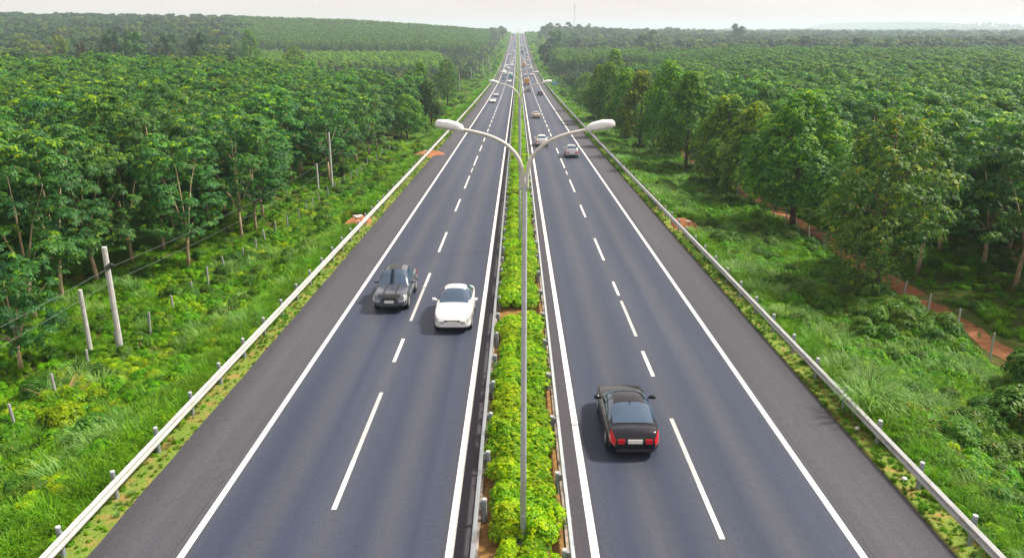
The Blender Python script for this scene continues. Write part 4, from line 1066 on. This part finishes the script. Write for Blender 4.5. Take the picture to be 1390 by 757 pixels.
P = at(1158, 44); tree('young_tree', 'small leafy tree leaning out from under the yellowing tree', SPARSE, P, 2.2, .50)
ROUND = [round_tree(1, pal=FBL, n=620, leafl=.6), round_tree(2, 13, 5.2, n=620, leafl=.6), round_tree(7, 10, 5.0, low=.1, n=560, leafl=.6, pal=FOR), round_tree(12, 14, 4.4, nl=18, n=560, leafl=.6, pal=FBL),
         round_tree(17, 12, 5.0, n=560, leafl=.6, pal=FYE), round_tree(23, 11, 4.4, n=420, leafl=.55, pal=FBR)]
YAC = [(.05, .13, .022), (.095, .215, .026), (.16, .30, .034), (.26, .40, .04)]
ACAC = [acacia_tree(1), acacia_tree(2, 12.5, 2.0), acacia_tree(5, 11.4, 1.8), acacia_tree(9, 8.6, 1.8, pal=YAC), acacia_tree(14, 9.4, 1.9, pal=YAC)]
LT = [(553, 138, 128, 'C1', .80, 'dark round tree with a thin trunk at the end of the left plantation'), (513, 150, 120, 'C0', .8, 'dark leafy tree behind the left poles'),
      (573, 178, 84, 'C2', .85, 'dark narrow tree at the end of the left rubber canopy'), (608, 215, 80, 'S', .95, 'tall pale green tree beside the pale utility pole'),
      (586, 165, 112, 'R2', .55, 'round green bush-like tree below the tall pale one'), (405, 300, 62, 'S', 1.5, 'pale round tree standing among the bright acacias'),
      (345, 330, 40, 'S', 1.1, 'thin yellowish tree with bare stems at the dark forest edge'), (160, 330, 42, 'R0', 1.05, 'large dark domed tree at the foot of the left hill'), (190, 335, 43, 'R1', 1.0, 'second dark domed tree at the foot of the left hill'),
      (90, 360, 47, 'R4', .9, 'light yellow-green tree among dark ones on the left hill foot'), (120, 300, 60, 'R5', .6, 'reddish brown tree low at the edge of the left woods'), (275, 345, 46, 'R0', .9, 'bluish domed tree right of the feathery one'),
      (235, 350, 45, 'R3', .95, 'dark tree with feathery branches right of the domed trees'), (683, 1180, 38, 'R1', 1.4, 'bluish round tree on the left of the road crest'),
      (1000, 900, 33, 'R0', 1.9, 'big lone round tree breaking the right skyline'), (870, 640, 46, 'R3', 1.3, 'dark upright tree in the middle of the far right woods'),
      (745, 1240, 31, 'R0', 1.6, 'leftmost tall tree of the dark clump right of the crest'), (757, 1260, 32, 'R1', 1.3, 'dark tree beside the tall leftmost one on the crest'), (771, 1270, 29.5, 'R3', 1.5, 'tallest dark tree in front of the antenna mast'),
      (785, 1230, 33, 'R0', 1.4, 'dark crest tree right of the antenna mast'), (797, 1220, 34, 'R2', 1.4, 'broad dark tree near the right end of the crest clump'), (809, 1200, 38, 'R1', 1.2, 'dark tree at the right end of the crest clump'),
      (733, 1100, 42, 'R2', .9, 'low dark tree close to the road below the crest'), (752, 640, 42, 'R1', 1.6, 'large rounded tree on the right roadside far ahead'), (740, 520, 58, 'R0', 1.1, 'rounded dark tree at the right roadside beyond the sign'),
      (885, 760, 41, 'R1', 1.2, 'rounded tree on the far right skyline')]
for u, Y, vt, k, s, lb in LT:
    P = at(u, Y); h = pole_height(P, vt); pr, H0 = {'C0': (CONE[0], 12), 'C1': (CONE[1], 12), 'C2': (CONE[2], 12), 'S': (SPARSE, 11.3), 'R0': (ROUND[0], 11.5), 'R1': (ROUND[1], 12.5), 'R2': (ROUND[2], 9.5), 'R3': (ROUND[3], 13.5), 'R4': (ROUND[4], 11.5), 'R5': (ROUND[5], 10.5)}[k]
    t = tree('broad_tree' if k[0] == 'R' else 'leafy_tree', lb, pr, P, RNG.uniform(0, 6.28), 1.); t.scale = (s, s, h / H0)
    if k[0] == 'R': srcs['R' + k[1]] = list(t.children)
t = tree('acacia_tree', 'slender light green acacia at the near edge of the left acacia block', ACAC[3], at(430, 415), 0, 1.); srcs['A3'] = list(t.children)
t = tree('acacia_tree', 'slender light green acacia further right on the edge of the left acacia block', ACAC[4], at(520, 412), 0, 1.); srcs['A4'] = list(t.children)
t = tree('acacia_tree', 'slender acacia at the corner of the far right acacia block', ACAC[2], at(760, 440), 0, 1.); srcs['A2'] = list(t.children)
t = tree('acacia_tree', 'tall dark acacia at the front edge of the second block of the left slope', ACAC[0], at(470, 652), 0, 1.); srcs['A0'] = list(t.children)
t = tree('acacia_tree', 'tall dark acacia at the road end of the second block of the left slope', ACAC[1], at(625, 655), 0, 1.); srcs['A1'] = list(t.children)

def block(n, fx, fy, cond):
    x = fx(n); y = fy(n); q = np.stack([x, y], 1); k = cond(x, y); return q[k]
def jgrid(x0, x1, y0, y1, dx, dy, j=.3):
    X, Y = np.meshgrid(np.arange(x0, x1, dx), np.arange(y0, y1, dy)); X = X.ravel(); Y = Y.ravel()
    return X + RNG.normal(0, dx * j, len(X)), Y + RNG.normal(0, dy * j, len(Y))
def to3(x, y, dz=0.): return np.stack([x, y, gz(x, y) + dz], 1)
def colu(x, y): return CX + 7.5 + F * x / y / 1.0     # rough column of a far point
# acacia plantations: slender trees in blocks
x, y = jgrid(-330, -30, 405, 590, 4.0, 3.2, .22); c = colu(x, y); k = (c > 335 + 12 * np.sin(y * .05)) & (c < 606 - .03 * (y - 405)) & (x < -42); a1 = to3(x[k], y[k])
x, y = jgrid(-480, -30, 655, 985, 4.2, 4.0, .22); c = colu(x, y); k = (c > 325) & (x < -34); a2 = to3(x[k], y[k])
x, y = jgrid(-420, -30, 1010, 1200, 4.5, 4.5, .22); c = colu(x, y); k = (c > 325) & (x < -42); a3 = to3(x[k], y[k])
x, y = jgrid(17, 140, 440, 640, 3.8, 3.6, .22); c = colu(x, y); k = (c > 742) & (x > 21 + .02 * (y - 440)) & (c < 870); a4 = to3(x[k], y[k])
AP = np.concatenate([a1, a2, a3, a4]); n = len(AP); AP = AP[visible(AP, 30)]; n = len(AP)
scl = RNG.uniform(.85, 1.12, n) * np.where(AP[:, 1] > 1000, 1.15, 1.)
scl *= np.where(AP[:, 0] > 0, .95, 1.)
ai = np.where((AP[:, 0] < 0) & (AP[:, 1] < 600), RNG.integers(3, 5, n), RNG.integers(0, 3, n))
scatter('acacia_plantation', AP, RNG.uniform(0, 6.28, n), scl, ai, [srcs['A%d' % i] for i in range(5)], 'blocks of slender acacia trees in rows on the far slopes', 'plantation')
# mixed forest
fs = []
x, y = jgrid(-900, -60, 262, 1150, 7.5, 7.5, .35); c = colu(x, y); k = (c > -60) & (c < 345 + 10 * np.sin(y * .04)); fs.append((to3(x[k], y[k]), (.5, 1.25)))
x, y = jgrid(-130, -24, 210, 410, 6, 6, .35); c = colu(x, y); k = (c > 560 - (y - 210) * .6) & (x < -26 - 8 * (y > 300)) & (x > -110); fs.append((to3(x[k], y[k]), (.30, .62)))
x, y = jgrid(-75, -24, 395, 660, 6, 6, .35); fs.append((to3(x, y), (.30, .6)))
x, y = jgrid(-60, -18, 590, 1500, 7, 9, .35); k = (x < -24); fs.append((to3(x[k], y[k]), (.35, .75)))
x, y = jgrid(-500, -30, 1215, 1500, 13, 13, .35); fs.append((to3(x, y), (.9, 1.2)))
x, y = jgrid(19, 75, 185, 440, 6, 6.5, .35); c = colu(x, y); k = (c > 752 + .03 * (440 - y)) & (c < 805 + (y > 300) * 30) & (x > 25 + 7 * np.sin(y * .03)); fs.append((to3(x[k], y[k]), (.22, .52)))
x, y = jgrid(24, 1000, 560, 1180, 10, 10, .35); c = colu(x, y); k = (c < 1460) & (x > 30 + .03 * (y - 560)) & ~((c < 872) & (y < 650)); fs.append((to3(x[k], y[k]), (.75, 1.25)))
x, y = jgrid(24, 260, 1180, 1480, 10, 10, .35); k = x > 40; fs.append((to3(x[k], y[k]), (.8, 1.15)))
x, y = jgrid(100, 2300, 1190, 2400, 20, 20, .4); c = colu(x, y); k = (c < 1430) & (x > 240); fs.append((to3(x[k], y[k]), (1.1, 1.7)))
x, y = jgrid(300, 3900, 2400, 4600, 45, 45, .4); c = colu(x, y); k = (c < 1430) & (c > 780); fs.append((to3(x[k], y[k], -2), (1.3, 2.2)))
FP = np.concatenate([a for a, _ in fs]); FSC = np.concatenate([RNG.uniform(*r, len(a)) for a, r in fs]); vz = visible(FP, 40); FP = FP[vz]; FSC = FSC[vz]; n = len(FP)
scatter('mixed_forest', FP, RNG.uniform(0, 6.28, n), FSC, RNG.choice(6, n, p=[.22, .19, .22, .13, .17, .07]), [srcs['R%d' % i] for i in range(6)], 'mixed woodland covering the hills and plain far behind the plantations', 'forest')
print('acacia', len(AP), 'forest', n)

# ---- roadside weeds: real plants on the verge, scattered by the thousand
GRN = [(.034, .105, .012), (.070, .200, .018), (.120, .300, .024), (.195, .40, .030), (.36, .50, .03)]
YEL = [(.10, .19, .010), (.21, .35, .014), (.33, .46, .018), (.46, .54, .02)]
SIL = [(.07, .17, .04), (.14, .28, .07), (.24, .38, .12), (.36, .47, .20)]
GRS = [(.045, .125, .014), (.100, .24, .022), (.17, .34, .032), (.28, .42, .05)]
DRK = [(.034, .095, .016), (.062, .150, .022), (.10, .21, .028), (.16, .29, .035)]
PL = [bush(1, .55, .65, 260, 6, .12, .062, GRN, .42), bush(2, .48, .75, 260, 6, .085, .045, YEL, .40, yellow=.1), grass(3, .30, .95, 190, .020, GRS),
      grass(4, .35, 1.25, 150, .022, SIL, .95, .5), bush(5, .7, .35, 240, 6, .10, .055, GRN, .55), bush(6, .6, .85, 130, 11, .21, .05, GRN, .50, (.2, .9)),
      bush(7, .75, 1.05, 380, 6, .13, .07, DRK, .5), bush(8, .45, .5, 230, 6, .09, .046, GRN, .65, yellow=.08), grass(12, .3, .8, 90, .022, [(.20, .16, .06), (.34, .28, .11), (.46, .40, .18)], 1.0)]
def plant(name, label, me, x, y, s, part='foliage'):
    t = thing(name, label, 'plant', (x, y, float(gz(x, y))), RNG.uniform(0, 6.28), None, s); return link(part, me, t)
q = lambda u, v: hit(u, v, gz)[:2]
src = [plant('weed_bush', 'broad-leaved green weed bush at the foot of the thick utility pole', PL[0], *q(185, 480), 1.6), plant('weed_bush', 'bright yellow-green bush low at the left edge of the photo', PL[1], *q(95, 590), 2.0),
       plant('grass_tuft', 'tuft of arching green grass beside the nearest left guardrail posts', PL[2], *q(120, 650), 1.2), plant('grass_tuft', 'tall silvery grass tuft behind the right guardrail', PL[3], *q(1265, 575), 1.3),
       plant('weed_mat', 'low spreading weeds just behind the left guardrail', PL[4], *q(330, 440), 1.2), plant('weed_bush', 'feathery weed bush with drooping leaves on the left verge', PL[5], *q(255, 450), 1.4),
       plant('weed_bush', 'dark green shrub beside the red soil heap on the right', PL[6], *q(925, 285), 1.3), plant('weed_bush', 'dark bush at the foot of the slim utility pole on the left', PL[6], *q(468, 240), 1.5), plant('weed_bush', 'light green weed bush behind the right guardrail near the corner', PL[7], *q(1330, 640), 1.3), plant('grass_tuft', 'dry straw coloured grass tuft on the lower left verge', PL[8], *q(60, 545), 1.2)]
src.pop(7)
for u, v, s_, lb in ((1372, 585, 1.9, 'dark bush in the shade at the right edge of the photo'), (1392, 540, 2.3, 'big dark bush partly cut by the right edge of the photo'), (1335, 590, 1.2, 'smaller dark shrub left of the big bush at the right edge')):
    plant('weed_bush', lb, PL[6], *q(u, v), s_)
soilc = [(c[0], c[1], rx, ry) for c, rx, ry in SOIL]
def ok_soil(x, y):
    k = np.ones(len(x), bool)
    for cx, cy, rx, ry in soilc: k &= ((x - cx) / (rx + .35)) ** 2 + ((y - cy) / (ry + .8)) ** 2 > 1
    return k
WP = []; WI = []; WS = []
def weeds(x, y, prob, smin, smax, dz=0.):
    P_ = to3(x, y, dz); k = visible(P_, 60, 90) & ok_soil(x, y); P_ = P_[k]; n = len(P_)
    if n == 0: return
    pr = np.asarray(prob(P_[:, 0], P_[:, 1])); pr = pr / pr.sum(0); cum = np.cumsum(pr, 0); u = RNG.random(n); idx = (u[None] > cum).sum(0)
    nr_ = (np.abs(P_[:, 0]) > 13.) & (np.abs(P_[:, 0]) < 14.5) & np.isin(idx, (0, 1, 5, 6)) & (P_[:, 1] < 400); idx = np.where(nr_, 2, idx)   # only grass right behind the rail
    WP.append(P_); WI.append(np.clip(idx, 0, 8)); WS.append(RNG.uniform(smin, smax, n) * (1 + .35 * vnoise(P_[:, 0], P_[:, 1], 4.3, 7)) * np.where(np.abs(P_[:, 0]) > 13.2, np.clip((np.abs(P_[:, 0]) - 12.75) / .95, .45, 1), 1))
def rnd(n, x0, x1, y0, y1): return RNG.uniform(x0, x1, n), RNG.uniform(y0, y1, n)
def mixprob(base, seed):
    base = np.asarray(base, float)
    def f(x, y):
        out = []
        for i, b in enumerate(base): out.append(b * (1 + (2.2 * smooth(16.5, 20, x) if i == 6 else 0)) * np.exp(2.4 * vnoise(x, y, 3.0 + .5 * i, seed + 3.3 * i)))
        return np.array(out)
    return f
PLf = mixprob([2.2, 1.15, 2.6, .35, 2.2, 1.2, .35, 2.2, .30], 1); PRf = mixprob([2.0, .35, 1.9, .65, 1.9, 1.0, .8, 2.0, .12], 5); PUf = mixprob([.6, .05, 3.0, .1, 2.5, .1, .1, 1.2, .35], 9)
PGf = mixprob([.3, .05, 3.0, .2, 2.5, .05, .05, .9, .8], 4)
weeds(*rnd(5600, -21.0, -13.15, 14, 62), PLf, .5, 1.15); weeds(*rnd(5200, -21.5, -13.2, 62, 170), PLf, .7, 1.3); weeds(*rnd(5000, -27, -13.3, 170, 520), PLf, 1.2, 2.4); weeds(*rnd(3600, -34, -13.6, 500, 1500), PLf, 2.4, 4.5)
weeds(*rnd(5600, 13.15, 22.6, 14, 62), PRf, .55, 1.15); weeds(*rnd(5600, 13.2, 22.8, 62, 180), PRf, .7, 1.3); weeds(*rnd(5200, 13.3, 32, 180, 520), PRf, 1.1, 2.2); weeds(*rnd(3800, 13.6, 48, 500, 1500), PLf, 2.4, 4.5)
weeds(*rnd(3600, -36, -20.3, 26, 62), PUf, .5, 1.0); weeds(*rnd(4600, -48, -20.5, 58, 130), PUf, .5, .95); weeds(*rnd(4200, 26.0, 48, 30, 120), PUf, .45, .8); weeds(*rnd(260, 22.4, 23.6, 20, 130), PGf, .15, .35)
# mown strip between tarmac and guardrail
weeds(*rnd(1500, -13.2, -12.08, 14, 120), PGf, .08, .20); weeds(*rnd(2600, 12.08, 13.2, 14, 120), PGf, .10, .24); weeds(*rnd(1500, 12.1, 13.2, 120, 500), PGf, .3, .6); weeds(*rnd(1500, -13.2, -12.1, 120, 500), PGf, .25, .5)
WP = np.concatenate(WP); WI = np.concatenate(WI); WS = np.concatenate(WS); n = len(WP); print('weeds', n)
scatter('roadside_weeds', WP, RNG.uniform(0, 6.28, n), WS, WI, [[s] for s in src], 'lush green weeds and grass filling both road verges', 'weeds')

# dead stalks on the left verge
for (u, v, a, l, lb) in ((85, 555, .4, 1.6, 'dry brown stalks sticking out of the weeds at the lower left'), (35, 604, .1, 2.2, 'long pale dead reed lying on the weeds at the left edge')):
    P = hit(u, v, gz); g = np.random.default_rng(int(u)); mb = MB()
    for i in range(9 if a > .2 else 2):
        t0 = g.uniform(0, 6.3); mb.tube([(g.uniform(-.3, .3), g.uniform(-.3, .3), .2), (.5 * l * math.cos(t0), .5 * l * math.sin(t0), .55 + a * .6), (l * .8 * math.cos(t0), l * .8 * math.sin(t0), .65 + a)], [.02, .016, .008], 5)
    tag(link('dead_stalk', mb.mesh('dead_stalk', M['straw']), loc=P), lb, 'plant')

# ---- hedge on the median
HED = [(.042, .135, .012), (.098, .265, .014), (.20, .40, .016), (.34, .52, .016), (.52, .60, .03)]
HB = [bush(31 + i, .76, .80, 620, 6, .086, .048, HED, .46, yellow=.12, nl=13) for i in range(4)]
hp = []
for y in np.arange(15.6, 1500, .62):
    if lane_y(444) < y < lane_y(422) - .2: continue
    g_ = .45 + .30 * math.sin(y * .7) * math.sin(y * .23)
    for xx in (-.46, .42):
        if y > 70 and int(y / .62) % 2: continue
        hp.append((xx + RNG.normal(0, .05), y + RNG.normal(0, .1), RNG.uniform(.86, 1.16) * (.94 + .10 * math.sin(y * 1.1) + .10 * math.sin(y * .37 + xx * 3)) * (.62 if abs(y - LY1 + .5) < .9 else 1)))
hp = np.array(hp); hsrc = {}
for i in range(100):
    x, y, s = hp[i]; k = i % 4; t = thing('hedge_shrub', 'small yellow-green leafy shrub in the median hedge', 'shrub', (x, y, float(zr(y)) + .10), RNG.uniform(0, 6.28), 'shrubs of the median hedge', s)
    c = link('foliage', HB[k], t); hsrc.setdefault(k, [c])
hx = hp[100:]; hP = np.stack([hx[:, 0], hx[:, 1], zr(hx[:, 1]) + .10], 1); n = len(hP)
scatter('median_hedge', hP, RNG.uniform(0, 6.28, n), hx[:, 2] * np.where(hx[:, 1] > 70, 1.12, 1.), RNG.integers(0, 4, n), [hsrc[k] for k in range(4)], 'yellow-green hedge running down the median into the distance', 'hedge')
